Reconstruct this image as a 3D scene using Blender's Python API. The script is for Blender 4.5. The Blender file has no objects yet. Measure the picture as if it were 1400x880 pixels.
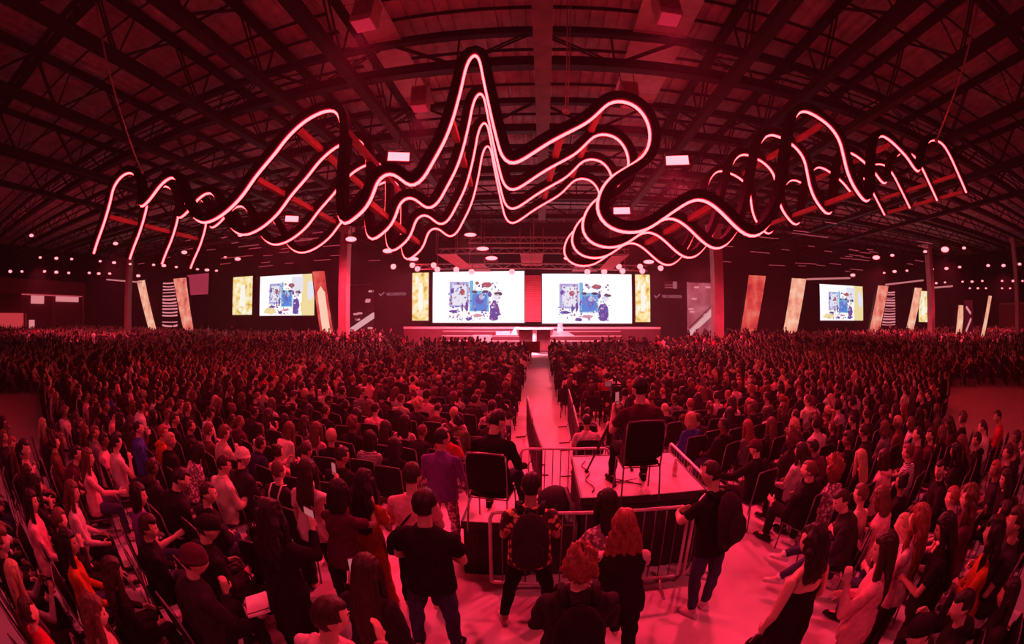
# A red-lit conference hall seen from a camera riser: neon wave sculpture, stage screens, seated crowd.
import bpy, math, random
import numpy as np
from mathutils import Vector, Matrix, Euler

R = random.Random(7)
NR = np.random.RandomState(11)
SC = bpy.context.scene
COL = SC.collection
PI = math.pi
V = Vector


# ---------------------------------------------------------------- mesh buffer
class MB:
    def __init__(s):
        s.v = []; s.f = []; s.m = []

    def add(s, vs, fs, mi=0):
        o = len(s.v)
        s.v.extend([tuple(v) for v in vs])
        s.f.extend([tuple(o + i for i in f) for f in fs])
        s.m.extend([mi] * len(fs))
        return s

    def box(s, c, d, mi=0, rot=None):
        c = V(c)
        vs = []
        for x in (-.5, .5):
            for y in (-.5, .5):
                for z in (-.5, .5):
                    p = V((x * d[0], y * d[1], z * d[2]))
                    if rot is not None:
                        p = rot @ p
                    vs.append(c + p)
        return s.add(vs, [(0, 1, 3, 2), (4, 6, 7, 5), (0, 4, 5, 1), (2, 3, 7, 6), (0, 2, 6, 4), (1, 5, 7, 3)], mi)

    def bar(s, a, b, w, h=None, up=(0, 0, 1), mi=0):
        """rectangular bar from a to b, w wide and h tall"""
        h = w if h is None else h
        a = V(a); b = V(b); t = (b - a).normalized(); u = V(up)
        if abs(t.dot(u)) > .98:
            u = V((0, 1, 0))
        sd = t.cross(u).normalized(); u = sd.cross(t)
        vs = []
        for p in (a, b):
            for i, j in ((-1, -1), (1, -1), (1, 1), (-1, 1)):
                vs.append(p + sd * (i * w / 2) + u * (j * h / 2))
        return s.add(vs, [(3, 2, 1, 0), (4, 5, 6, 7), (0, 1, 5, 4), (1, 2, 6, 5), (2, 3, 7, 6), (3, 0, 4, 7)], mi)

    def tube(s, pts, rad, n=8, side=None, cap=1, mi=0):
        """loft of elliptical rings along pts; rad: r or (a, b); cap 0 open, 1 flat, 2 domed"""
        pts = [V(p) for p in pts]
        k = len(pts)
        if not isinstance(rad, (list, tuple)):
            rad = [rad] * k
        rad = [(r, r) if not isinstance(r, (list, tuple)) else r for r in rad]
        tg = []
        for i in range(k):
            t = pts[min(i + 1, k - 1)] - pts[max(i - 1, 0)]
            tg.append(t.normalized() if t.length > 1e-9 else V((0, 0, 1)))
        ref = V(side) if side is not None else None
        if ref is None:
            ref = V((1, 0, 0))
            if abs(tg[0].x) > .9:
                ref = V((0, 1, 0))
        rings = []
        prev = ref
        for i in range(k):
            t = tg[i]
            base = ref if side is not None else prev
            sd = base - t * base.dot(t)
            if sd.length < 1e-4:
                sd = V((0, 1, 0)) - t * t.y
            sd.normalize(); prev = sd
            rings.append((pts[i], sd, t.cross(sd), rad[i]))
        if cap == 2:
            p, sd, up, r = rings[0]; m = min(r)
            pre = [(p - tg[0] * m * .95, sd, up, (r[0] * .3, r[1] * .3)), (p - tg[0] * m * .6, sd, up, (r[0] * .78, r[1] * .78))]
            p, sd, up, r = rings[-1]; m = min(r)
            post = [(p + tg[-1] * m * .6, sd, up, (r[0] * .78, r[1] * .78)), (p + tg[-1] * m * .95, sd, up, (r[0] * .3, r[1] * .3))]
            rings = pre + rings + post
        vs = []
        for p, sd, up, r in rings:
            for j in range(n):
                a = 2 * PI * j / n
                vs.append(p + sd * (r[0] * math.cos(a)) + up * (r[1] * math.sin(a)))
        fs = []
        kk = len(rings)
        for i in range(kk - 1):
            for j in range(n):
                j2 = (j + 1) % n
                fs.append((i * n + j, i * n + j2, (i + 1) * n + j2, (i + 1) * n + j))
        if cap:
            fs.append(tuple(reversed(range(n))))
            fs.append(tuple(range((kk - 1) * n, kk * n)))
        return s.add(vs, fs, mi)

    def ball(s, c, r, nu=10, nv=7, rot=None, mi=0):
        r = (r, r, r) if not isinstance(r, (list, tuple)) else r
        c = V(c)
        vs = [V((0, 0, 1))]
        for i in range(1, nv):
            t = PI * i / nv
            for j in range(nu):
                a = 2 * PI * j / nu
                vs.append(V((math.sin(t) * math.cos(a), math.sin(t) * math.sin(a), math.cos(t))))
        vs.append(V((0, 0, -1)))
        out = []
        for v in vs:
            p = V((v.x * r[0], v.y * r[1], v.z * r[2]))
            if rot is not None:
                p = rot @ p
            out.append(c + p)
        fs = []
        for j in range(nu):
            fs.append((0, 1 + j, 1 + (j + 1) % nu))
            b = 1 + (nv - 2) * nu
            fs.append((b + j, len(vs) - 1, b + (j + 1) % nu))
        for i in range(nv - 2):
            for j in range(nu):
                a0 = 1 + i * nu; a1 = a0 + nu; j2 = (j + 1) % nu
                fs.append((a0 + j, a1 + j, a1 + j2, a0 + j2))
        return s.add(out, fs, mi)

    def poly(s, pts, mi=0):
        return s.add(pts, [tuple(range(len(pts)))], mi)

    def slab(s, prof, y0, y1, mi=0):
        """closed outline in (x, z) extruded from y0 to y1"""
        n = len(prof)
        vs = [(x, y0, z) for x, z in prof] + [(x, y1, z) for x, z in prof]
        fs = [tuple(range(n)), tuple(reversed(range(n, 2 * n)))]
        fs += [(i, (i + 1) % n + 0 if False else (i + 1) % n, (i + 1) % n + n, i + n) for i in range(n)]
        return s.add(vs, fs, mi)

    def mesh(s, name, smooth=False):
        me = bpy.data.meshes.new(name)
        me.from_pydata(s.v, [], s.f)
        if any(s.m):
            me.polygons.foreach_set('material_index', s.m)
        if smooth:
            me.polygons.foreach_set('use_smooth', [True] * len(s.f))
        me.update()
        return me


def remesh(mb, name, voxel=.012, smooth=3, fac=.5):
    """union of the closed pieces of mb as one continuous smooth skin"""
    me = mb.mesh('tmp_' + name)
    o = bpy.data.objects.new('tmp', me)
    COL.objects.link(o)
    m = o.modifiers.new('r', 'REMESH'); m.mode = 'VOXEL'; m.voxel_size = voxel; m.use_smooth_shade = True
    if smooth:
        m = o.modifiers.new('s', 'SMOOTH'); m.factor = fac; m.iterations = smooth
    dg = bpy.context.evaluated_depsgraph_get()
    out = bpy.data.meshes.new_from_object(o.evaluated_get(dg))
    out.name = name
    bpy.data.objects.remove(o)
    bpy.data.meshes.remove(me)
    return out


def displace(me, fn):
    """move vertices along normals by fn(points, normals) -> amounts"""
    n = len(me.vertices)
    co = np.empty(n * 3, np.float32); me.vertices.foreach_get('co', co); co = co.reshape(-1, 3)
    no = np.empty(n * 3, np.float32); me.vertices.foreach_get('normal', no); no = no.reshape(-1, 3)
    co = co + no * np.asarray(fn(co, no)).reshape(-1, 1)
    me.vertices.foreach_set('co', co.astype(np.float32).ravel())
    me.update()


# ---------------------------------------------------------------- objects
def setmats(o, mats):
    if mats is None:
        return
    if not isinstance(mats, (list, tuple)):
        mats = [mats]
    while len(o.data.materials) < len(mats):
        o.data.materials.append(None)
    for i, m in enumerate(mats):
        o.material_slots[i].link = 'OBJECT'
        o.material_slots[i].material = m


def obj(name, me, mats=None, parent=None, label=None, mtx=None, smooth=False):
    if isinstance(me, MB):
        me = me.mesh(name, smooth)
    o = bpy.data.objects.new(name, me)
    COL.objects.link(o)
    setmats(o, mats)
    if parent is not None:
        o.parent = parent
    if mtx is not None:
        o.matrix_basis = mtx
    if label:
        o['label'] = label
    return o


def tag(o, label, cat, group=None, kind=None):
    o['label'] = label; o['category'] = cat
    if group:
        o['group'] = group
    if kind:
        o['kind'] = kind
    return o


def thing(name, label, cat, loc=(0, 0, 0), rz=0., group=None, scale=1.):
    o = bpy.data.objects.new(name, None); COL.objects.link(o)
    o.empty_display_size = .2
    o.matrix_basis = Matrix.Translation(V(loc)) @ Matrix.Rotation(rz, 4, 'Z') @ Matrix.Scale(scale, 4)
    return tag(o, label, cat, group)


def struct(name, me, mats, label=None, cat='structure', mtx=None, smooth=False):
    o = obj(name, me, mats, mtx=mtx, smooth=smooth)
    o['kind'] = 'structure'
    if label:
        o['label'] = label
    o['category'] = cat
    return o


# ---------------------------------------------------------------- materials
MATS = {}


def mat(name, col, rough=.75, metal=0., var=.18, scale=9., bump=0., spec=.3, stretch=None, sheen=0.):
    """principled with a procedural mottled colour"""
    if name in MATS:
        return MATS[name]
    m = bpy.data.materials.new(name); m.use_nodes = True
    nt = m.node_tree; b = nt.nodes['Principled BSDF']
    tc = nt.nodes.new('ShaderNodeTexCoord')
    no = nt.nodes.new('ShaderNodeTexNoise'); no.inputs['Scale'].default_value = scale; no.inputs['Detail'].default_value = 4
    if stretch:
        mp = nt.nodes.new('ShaderNodeMapping'); mp.inputs['Scale'].default_value = stretch
        nt.links.new(tc.outputs['Object'], mp.inputs['Vector']); nt.links.new(mp.outputs['Vector'], no.inputs['Vector'])
    else:
        nt.links.new(tc.outputs['Object'], no.inputs['Vector'])
    rp = nt.nodes.new('ShaderNodeValToRGB')
    lo = [max(0, c * (1 - var)) for c in col]; hi = [min(1, c * (1 + var)) for c in col]
    rp.color_ramp.elements[0].position = .3; rp.color_ramp.elements[1].position = .7
    rp.color_ramp.elements[0].color = (*lo, 1); rp.color_ramp.elements[1].color = (*hi, 1)
    nt.links.new(no.outputs['Fac'], rp.inputs['Fac']); nt.links.new(rp.outputs['Color'], b.inputs['Base Color'])
    b.inputs['Roughness'].default_value = rough; b.inputs['Metallic'].default_value = metal
    b.inputs['Specular IOR Level'].default_value = spec
    if bump:
        bp = nt.nodes.new('ShaderNodeBump'); bp.inputs['Strength'].default_value = bump; bp.inputs['Distance'].default_value = .01
        nt.links.new(no.outputs['Fac'], bp.inputs['Height']); nt.links.new(bp.outputs['Normal'], b.inputs['Normal'])
    MATS[name] = m
    return m


def emit(name, col, strength=1., tex=None):
    """a lit surface; tex: (scale, colours) for a mottled display"""
    if name in MATS:
        return MATS[name]
    m = bpy.data.materials.new(name); m.use_nodes = True
    nt = m.node_tree; nt.nodes.clear()
    out = nt.nodes.new('ShaderNodeOutputMaterial'); e = nt.nodes.new('ShaderNodeEmission')
    e.inputs['Color'].default_value = (*col, 1); e.inputs['Strength'].default_value = strength
    nt.links.new(e.outputs[0], out.inputs['Surface'])
    if tex:
        tc = nt.nodes.new('ShaderNodeTexCoord'); no = nt.nodes.new('ShaderNodeTexNoise')
        no.inputs['Scale'].default_value = tex[0]; no.inputs['Detail'].default_value = 5
        rp = nt.nodes.new('ShaderNodeValToRGB')
        cols = tex[1]
        while len(rp.color_ramp.elements) < len(cols):
            rp.color_ramp.elements.new(.5)
        for i, c in enumerate(cols):
            rp.color_ramp.elements[i].position = .32 + .36 * i / max(1, len(cols) - 1)
            rp.color_ramp.elements[i].color = (*c, 1)
        nt.links.new(tc.outputs['Object'], no.inputs['Vector']); nt.links.new(no.outputs['Fac'], rp.inputs['Fac'])
        nt.links.new(rp.outputs['Color'], e.inputs['Color'])
    MATS[name] = m
    return m


def patterned(name, kind, c1, c2, scale=30., rough=.8):
    if name in MATS:
        return MATS[name]
    m = bpy.data.materials.new(name); m.use_nodes = True
    nt = m.node_tree; b = nt.nodes['Principled BSDF']; b.inputs['Roughness'].default_value = rough
    tc = nt.nodes.new('ShaderNodeTexCoord')
    if kind == 'stripe':
        t = nt.nodes.new('ShaderNodeTexWave'); t.bands_direction = 'Z'; t.inputs['Scale'].default_value = scale; t.inputs['Distortion'].default_value = .6
        f = t.outputs['Fac']
    else:
        t = nt.nodes.new('ShaderNodeTexVoronoi'); t.inputs['Scale'].default_value = scale
        t.feature = 'F1'; f = t.outputs['Distance']
    nt.links.new(tc.outputs['Object'], t.inputs['Vector'])
    rp = nt.nodes.new('ShaderNodeValToRGB')
    rp.color_ramp.elements[0].position = .38; rp.color_ramp.elements[1].position = .5
    rp.color_ramp.elements[0].color = (*c1, 1); rp.color_ramp.elements[1].color = (*c2, 1)
    nt.links.new(f, rp.inputs['Fac']); nt.links.new(rp.outputs['Color'], b.inputs['Base Color'])
    MATS[name] = m
    return m


STEEL = mat('dark_steel', (.022, .018, .02), .6, .3, .3, 3.)
STEEL_MID = mat('grey_steel', (.16, .14, .15), .5, .5, .25, 3.)
GALV = mat('galvanised_steel', (.62, .55, .57), .4, .35, .15, 14.)
BLACK = mat('black_plastic', (.026, .023, .026), .5, 0, .3, 12.)
BLACKCLOTH = mat('black_drape', (.026, .022, .026), .95, 0, .4, 4.)
ROOF = mat('roof_sheet', (.70, .58, .61), .7, .2, .22, 1.4)
PANEL = mat('roof_light_panel', (.85, .72, .76), .7, 0, .12, 2.5)
DECKTOP = mat('riser_deck', (.62, .52, .54), .6, 0, .22, 3.)
REDBAR = mat('sculpture_bar', (.36, .13, .15), .5, .1, .12, 6.)
SHELL = mat('sculpture_band', (.014, .008, .010), .95, 0, .3, 5., spec=.02)
NEON = emit('neon_tube', (1., .026, .030), 22.0)
NEON_HALO = emit('neon_halo', (1., .012, .05), .8)  # glowing strip that imitates the red halo around each tube
LAMP = emit('lamp_lens', (1., .062, .075), 10.)
LAMP_SMALL = emit('small_lamp_lens', (1., .17, .20), 3.2)

# ---------------------------------------------------------------- the hall
HX0, HX1, HY0, HY1, HZ = -76., 76., -5., 50., 14.4


def floor_mat():
    m = mat('concrete_floor', (.60, .55, .57), .55, 0, .07, .9)
    return m


struct('floor', MB().add([(HX0, HY0, 0), (HX1, HY0, 0), (HX1, HY1, 0), (HX0, HY1, 0)], [(0, 1, 2, 3)]), floor_mat(),
       'smooth grey hall floor glowing red between the seats', 'floor')
# corrugated roof deck
b = MB()
n = 0
xs = []
x = HX0
while x < HX1:
    st = .55 if abs(x) < 26 else 2.2
    xs += [(x, 0.), (x + st * .55, 0.), (x + st * .62, .16), (x + st * .93, .16)]
    x += st
xs.append((x, 0.))
vs = [(x, HY0, HZ + z) for x, z in xs] + [(x, HY1, HZ + z) for x, z in xs]
k = len(xs)
b.add(vs, [(i, i + 1, i + 1 + k, i + k) for i in range(k - 1)])
struct('ceiling', b, ROOF, 'ribbed metal roof sheets high above the trusses', 'ceiling')
WALLM = mat('hall_wall', (.05, .035, .042), .9, 0, .25, .6)
struct('wall_stage', MB().box((0, HY1 + .1, HZ / 2), (HX1 - HX0, .2, HZ)), WALLM, 'dark end wall behind the stage', 'wall')
struct('wall_left', MB().box((HX0 - .1, (HY0 + HY1) / 2, HZ / 2), (.2, HY1 - HY0, HZ)), WALLM, 'dark side wall on the left', 'wall')
struct('wall_right', MB().box((HX1 + .1, (HY0 + HY1) / 2, HZ / 2), (.2, HY1 - HY0, HZ)), WALLM, 'dark side wall on the right', 'wall')
struct('wall_back', MB().box((0, HY0 - .1, HZ / 2), (HX1 - HX0, .2, HZ)), WALLM, 'dark wall at the entrance end', 'wall')


def truss(name, a, b, h, w, chord, pitch, label, lace=True):
    """lattice girder between two bottom-chord ends"""
    a = V(a); b = V(b); L = (b - a).length; t = (b - a) / L
    mb = MB(); up = V((0, 0, h))
    mb.bar(a, b, w, chord); mb.bar(a + up, b + up, w * .8, chord * .8)
    n = max(2, int(L / pitch)); s = L / n
    for i in range(n):
        p = a + t * (s * i); q = a + t * (s * (i + .5)); r = a + t * (s * (i + 1))
        off = t.cross(V((0, 0, 1))) * (w * .22)
        for sg in (-1, 1):
            mb.bar(p + off * sg, q + up + off * sg, .05, .07); mb.bar(q + up + off * sg, r + off * sg, .05, .07)
        mb.bar(p, p + up, .07)
    o = struct(name, mb, STEEL, label, 'roof truss')
    return o


LONG = [-33.5, -26.5, -19.6, -13.8, -10.1, -6.7, 7.3, 10.8, 14.8, 20.6, 27.5, 34.5]
WORD = 'first second third fourth fifth sixth seventh eighth ninth tenth eleventh twelfth'.split()
for i, x in enumerate(LONG):
    s = 'left' if x < 0 else 'right'
    kx = sorted([q for q in LONG if (q < 0) == (x < 0)], key=abs).index(x)
    truss('roof_truss', (x, -4.5, 12.0), (x, 49.5, 12.0), 2.0, .42, .34, 5.2,
          '%s dark lattice girder %s of the middle of the roof, running toward the stage' % (WORD[kx], s))
for i, y in enumerate([3.4, 13.6, 19.6, 25.8, 32., 38.5, 45.]):
    truss('roof_truss', (-72, y, 12.35), (72, y, 12.35), 1.6, .4, .42, 5.6,
          '%s dark lattice girder from the camera crossing the hall from side to side' % WORD[i])
for i, y in enumerate([6.2, 8.6, 11.0, 12.3, 15.2, 16.8, 18.2, 21.5, 23.6, 28, 30, 34.6, 36.4, 41, 43, 47]):
    struct('purlin', MB().bar((-70, y, 14.15), (70, y, 14.2), .07, .14), STEEL, '%s thin roof purlin under the sheets' % (WORD[i] if i < 12 else 'farther'), 'purlin')
struct('roof_duct', MB().box((.24, 17, 12.35), (.62, 44, .5)).box((.24, 17, 12.7), (.3, 44, .3)), mat('duct_paint', (.20, .13, .15), .6, 0, .2, 2.),
       'broad dark duct running along the middle of the roof', 'duct')
# pale roof strips with big grey boxes hung under them, given added lamp lenses
for x0, x1, s in ((-7.35, -5.2, 'left'), (3.75, 5.9, 'right')):
    for j in range(6):
        y = 5.5 + j * 2.6
        struct('trim_%d' % (1 + j + (6 if s == 'right' else 0)), MB().box(((x0 + x1) / 2, y + 1.28, 14.05), (x1 - x0, 2.54, .06)), PANEL,
               'pale roof panel %s of the duct, %s row' % (s, WORD[j]), 'roof panel')
HUNG_BOXES = [(-5.15, 9.9, 12.55), (-4.95, 16.2, 12.55), (4.05, 10.1, 12.55), (3.9, 16.2, 12.55)]
for i, (x, y, z) in enumerate(HUNG_BOXES):
    t = thing('hung_box', ['grey box hung under the left pale roof strip near the camera', 'second grey box hung farther along the left pale roof strip',
                           'grey box hung under the right pale roof strip near the camera', 'second grey box hung farther along the right pale roof strip'][i],
              'lamp', (x, y, z), group='grey boxes under the roof')
    obj('housing', MB().box((0, 0, 0), (.72, .72, 1.0)).box((0, 0, .53), (.5, .5, .08)), mat('hung_box_grey', (.55, .34, .38), .6), t)
    obj('louvre', MB().box((0, -.37, .05), (.6, .03, .7)), mat('louvre_grey', (.35, .2, .24), .6), t)
    obj('lens', MB().box((0, 0, -.53), (.6, .6, .05)), emit('added_box_glow', (1., .03, .08), .45), t)  # glowing underside is added; the boxes have no lit face
    c = MB()
    for sx in (-.3, .3):
        c.bar((sx, 0, .5), (sx, 0, 14.0 - z), .03)
    c.bar((-.3, 0, .56), (.3, 0, .56), .04)
    obj('bracket', c, STEEL, t)

# columns
COLUMNS = [((-50.442, 34, 2.85), 'tall red column at the far left of the hall', .75), ((-18.451, 38, 2.837), 'tall red column left of the stage screens', .85),
           ((16.647, 38, 2.852), 'tall red column right of the stage screens', .95), ((46.641, 34, 2.892), 'tall red column beside the gold side screen on the right', .8),
           ((52.686, 22, 2.975), 'slender red column at the far right edge of the hall', .55)]
CM = mat('column_paint', (.75, .45, .48), .55, 0, .12, 1.)
for (x, y, _z), lab, w in COLUMNS:
    b = MB().box((x, y, 6.0), (w, w, 12.0)).box((x, y, .3), (w * 1.3, w * 1.3, .6)).box((x, y, 11.8), (w * 1.5, w * 1.5, .4))
    for sx in (-1, 1):
        b.box((x + sx * w * .42, y - w * .52, 6), (w * .16, w * .08, 11.4))
    struct('column', b, CM, lab, 'column')

# ---------------------------------------------------------------- neon wave sculpture
SY0, STEP = 10.0, 2.25
YAW = 0.06388
SM = Matrix.Translation((0, 0, 0)) @ Matrix.Rotation(YAW, 4, 'Z')      # the sculpture faces the camera riser
FRONT = [(-15.95, 5.65), (-15.72, 6.08), (-15.33, 6.74), (-15.08, 7.47), (-14.99, 8.07), (-14.65, 8.38), (-14.09, 8.50), (-13.51, 8.35), (-13.03, 7.95), (-12.77, 7.44), (-12.64, 6.97), (-12.14, 7.15), (-11.78, 7.45), (-11.42, 7.67), (-10.96, 7.74), (-10.53, 7.44), (-10.10, 6.88), (-9.70, 6.36), (-9.31, 6.06), (-8.96, 5.97), (-8.59, 6.02), (-8.14, 6.20), (-7.62, 6.57), (-7.16, 7.13), (-6.61, 7.71), (-6.20, 8.22), (-5.67, 8.64), (-5.11, 8.83), (-4.79, 8.79), (-4.59, 8.53), (-4.47, 7.95), (-4.43, 7.29), (-4.42, 6.78), (-4.38, 6.17), (-4.30, 5.68), (-4.16, 5.45), (-3.89, 5.62), (-3.61, 5.86), (-3.47, 6.14), (-3.36, 6.52), (-3.20, 6.68), (-3.01, 6.73), (-2.79, 6.64), (-2.57, 6.43), (-2.38, 6.36), (-2.17, 6.54), (-1.97, 6.94), (-1.72, 7.47), (-1.53, 8.09), (-1.36, 8.99), (-1.26, 9.71), (-1.14, 10.12), (-0.98, 10.24), (-0.84, 10.05), (-0.68, 9.19), (-0.50, 8.27), (-0.34, 7.53), (-0.21, 7.06), (-0.05, 6.88), (0.14, 6.92), (0.44, 7.12), (0.90, 7.46), (1.46, 7.81), (1.84, 8.05), (2.15, 8.35), (2.46, 8.70), (2.77, 8.82), (3.17, 8.75), (3.44, 8.48), (3.57, 8.12), (3.57, 7.73), (3.45, 7.36), (3.21, 7.07), (2.80, 6.79), (2.41, 6.51), (2.17, 6.18), (2.07, 5.87), (2.08, 5.62), (2.23, 5.37), (2.53, 5.23), (2.92, 5.21), (3.28, 5.32), (3.69, 5.59), (4.11, 5.88), (4.43, 6.08), (4.72, 6.19), (5.04, 6.14), (5.40, 5.91), (5.71, 5.64), (5.98, 5.43), (6.28, 5.31), (6.61, 5.40), (7.02, 5.78), (7.41, 6.33), (7.72, 6.99), (7.98, 7.71), (8.28, 8.49), (8.63, 9.26), (9.06, 9.66), (9.45, 9.73), (9.93, 9.63), (10.40, 9.42), (10.73, 9.03), (10.79, 8.51), (10.82, 7.95), (10.97, 7.52), (11.28, 7.17), (11.62, 6.99), (11.96, 7.30), (12.26, 8.02), (12.59, 8.86), (12.97, 9.49), (13.45, 9.85), (13.92, 9.88), (14.53, 9.70), (15.23, 9.38), (15.67, 9.02), (15.96, 8.96), (16.43, 9.44), (16.97, 10.13), (17.68, 10.69), (18.61, 11.05), (19.49, 11.07), (20.07, 10.64), (20.57, 9.96), (21.24, 9.09)]


def spline(pts, per=6):
    """Catmull-Rom through pts [(x, z)]"""
    out = []
    n = len(pts)
    for i in range(n - 1):
        p0 = pts[max(i - 1, 0)]; p1 = pts[i]; p2 = pts[i + 1]; p3 = pts[min(i + 2, n - 1)]
        L = math.hypot(p2[0] - p1[0], p2[1] - p1[1])
        k = max(2, min(per, int(L / .12)))
        for j in range(k):
            t = j / k
            out.append(tuple(.5 * ((2 * p1[c]) + (-p0[c] + p2[c]) * t + (2 * p0[c] - 5 * p1[c] + 4 * p2[c] - p3[c]) * t * t + (-p0[c] + 3 * p1[c] - 3 * p2[c] + p3[c]) * t ** 3) for c in (0, 1)))
    out.append(pts[-1])
    for _ in range(2):
        out = [out[0]] + [tuple(.25 * out[i - 1][c] + .5 * out[i][c] + .25 * out[i + 1][c] for c in (0, 1)) for i in range(1, len(out) - 1)] + [out[-1]]
    return out


prof = spline(FRONT)
sculp = thing('neon_wave_sculpture', 'giant red neon sculpture of four wavy tubes hanging under the roof', 'light sculpture', (0, 0, 0), 0)
sculp.matrix_basis = SM
BANDT, BANDD = .22, .40


def normals(pr):
    out = []
    for i in range(len(pr)):
        a = pr[max(i - 1, 0)]; c = pr[min(i + 1, len(pr) - 1)]
        dx, dz = c[0] - a[0], c[1] - a[1]; L = math.hypot(dx, dz) or 1
        out.append((-dz / L, dx / L))       # points up for a left-to-right curve: the outer side
    return out


NP = normals(prof)
for kx in range(4):
    y = SY0 + STEP * kx
    b = MB()
    vs = []; fs = []
    for (x, z), (nx, nz) in zip(prof, NP):
        for dn, dy in ((.0, -BANDD / 2), (BANDT, -BANDD / 2), (BANDT, BANDD / 2), (.0, BANDD / 2)):
            vs.append((x + nx * dn, y + dy, z + nz * dn))
    m_ = len(prof)
    for i in range(m_ - 1):
        for j in range(4):
            j2 = (j + 1) % 4
            fs.append((i * 4 + j, i * 4 + j2, (i + 1) * 4 + j2, (i + 1) * 4 + j))
    fs += [(0, 3, 2, 1), ((m_ - 1) * 4, (m_ - 1) * 4 + 1, (m_ - 1) * 4 + 2, (m_ - 1) * 4 + 3)]
    b.add(vs, fs)
    band = obj('band', b, SHELL, sculp)
    tb = MB().tube([(x - nx * .012, y, z - nz * .012) for (x, z), (nx, nz) in zip(prof, NP)], .054, 8, side=(0, 1, 0))
    obj('neon_tube', tb, NEON, band, smooth=True)
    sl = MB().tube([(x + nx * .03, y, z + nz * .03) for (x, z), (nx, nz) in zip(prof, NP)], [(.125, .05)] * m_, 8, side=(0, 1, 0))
    obj('sleeve', sl, NEON_HALO, band, smooth=True)  # wider glowing sleeve stands in for the glow around the tube
# tie bars from the front rib to the back rib
for xt in [(-14.73, 6.74), (-7.27, 6.99), (-5.98, 8.36), (-4.47, 7.95), (-3.51, 5.91), (-1.48, 8.31), (1.36, 7.76), (2.46, 8.70), (3.55, 7.72), (5.29, 5.96), (10.25, 9.52), (20.77, 9.82), (21.24, 9.09), (11.27, 7.11), (14.51, 9.67)]:
    i = min(range(len(prof)), key=lambda q: (prof[q][0] - xt[0]) ** 2 + (prof[q][1] - xt[1]) ** 2)
    x, z = prof[i]; nx, nz = NP[i]
    p = (x + nx * .16, SY0 - .1, z + nz * .16); q = (x + nx * .16, SY0 + STEP * 3 + .1, z + nz * .16)
    obj('tie_bar', MB().bar(p, q, .17, .17), REDBAR, sculp)


def hanger(top, bot, r, label, links=False):
    b = MB().tube([top, bot], r, 6)
    o = obj('hanging_cable', b, mat('cable', (.5, .3, .33), .5, .4), smooth=True)
    tag(o, label, 'cable', 'cables holding the neon sculpture')
    c = MB().ball(bot, .09, 8, 6)
    obj('shackle', c, GALV, o)
    return o


hanger((-12.051, 3.472, 12.2), (-13.68, 9.2, 8.3), .035, 'slanting cable from the roof to the left end of the neon sculpture')
hanger((13.031, 3.364, 12.2), (13.92, 8.6, 9.223), .035, 'slanting cable from the roof to the right end of the neon sculpture')
hanger((1.09, 11.034, 13.4), (0.728, 10.3, 8.491), .018, 'left of two thin cables to the middle of the neon sculpture')
hanger((1.184, 11.029, 13.4), (0.785, 10.3, 8.492), .018, 'right of two thin cables to the middle of the neon sculpture')

# ---------------------------------------------------------------- lamps
HOUSE = mat('lamp_housing', (.05, .03, .035), .5, .3)


def lamp(p, w, h, label, group, m=LAMP, name='floodlight', top=None, aim=None):
    """rectangular flood lamp: housing, lens and a yoke up to the truss; its light comes from the lens"""
    p = V(p)
    d = V((0, 0, 3.1)) - p
    rz = math.atan2(-d.x, d.y) + PI
    t = thing(name, label, 'lamp', p, rz, group)
    tilt = Matrix.Rotation(math.radians(-28), 4, 'X')
    obj('housing', MB().box((0, .12, 0), (w * 1.15, .2, h * 1.2)).box((0, .26, 0), (w * .7, .1, h * .7)), HOUSE, t, mtx=tilt)
    if name == 'roof_lamp' or w < .99 or h < .5:
        obj('lens', MB().ball((0, -.02, 0), (w * .5, .08, h * .5), 14, 9), m, t, mtx=tilt, smooth=True)
    else:
        obj('lens', MB().box((0, 0, 0), (w, .05, h)), m, t, mtx=tilt)
    zt = max(.4, (top if top else 12.0) - p.z)
    y = MB()
    for s in (-1, 1):
        y.bar((s * w * .6, .12, 0), (s * w * .6, .12, h * .8), .04)
    y.bar((-w * .6, .12, h * .8), (w * .6, .12, h * .8), .04).bar((0, .12, h * .8), (0, .12, zt), .05)
    obj('hanging_yoke', y, STEEL, t)
    return t


BIG = [((-6.399, 18.118, 10.6), 1.0, .55, 'bright flood lamp left of the duct, just under the neon wave'), ((6.609, 18.795, 10.6), 1.1, .6, 'brightest flood lamp right of the duct, beside the neon hook'),
       ((5.591, 28.339, 10.4), 1.1, .55, 'flood lamp glowing inside the neon hook right of the duct'), ((-17.726, 26.742, 10.4), 1.0, .5, 'flood lamp behind the second neon hump on the left'),
       ((-15.641, 33.193, 9.8), .95, .5, 'flood lamp on top of the red column left of the stage'), ((-14.381, 39.016, 9.6), .95, .5, 'flood lamp between the left red column and the stage'),
       ((-5.523, 34, 9.846), .95, .36, 'wide lamp high above the left stage screen'), ((-4.506, 34, 8.686), .95, .36, 'wide lamp in the middle above the left stage screen'),
       ((-3.799, 34, 7.907), .95, .36, 'lowest wide lamp above the left stage screen'), ((2.382, 34, 7.881), .95, .36, 'wide lamp above the right stage screen'),
       ((-10.251, 34, 8.002), .85, .36, 'flood lamp at the upper left corner of the stage'), ((8.815, 34, 7.685), .85, .36, 'flood lamp at the upper right corner of the stage'),
       ((35.878, 34.448, 9.6), .9, .5, 'flood lamp above the pale side screen on the right'), ((37.071, 24.505, 9.4), .9, .6, 'strongest flood lamp above the right part of the audience')]
FILL_BEHIND = [((-6.7, -2.2, 11.3), 1.0, .55, 'unseen fill lamp hung behind the camera riser, left of the duct'), ((7.3, -2.2, 11.3), 1.0, .55, 'unseen fill lamp hung behind the camera riser, right of the duct')]  # unseen fill lamps, added to light backs turned to the camera
for p, w, h, lab in BIG + FILL_BEHIND:
    lamp(p, w, h, lab, None)

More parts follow.
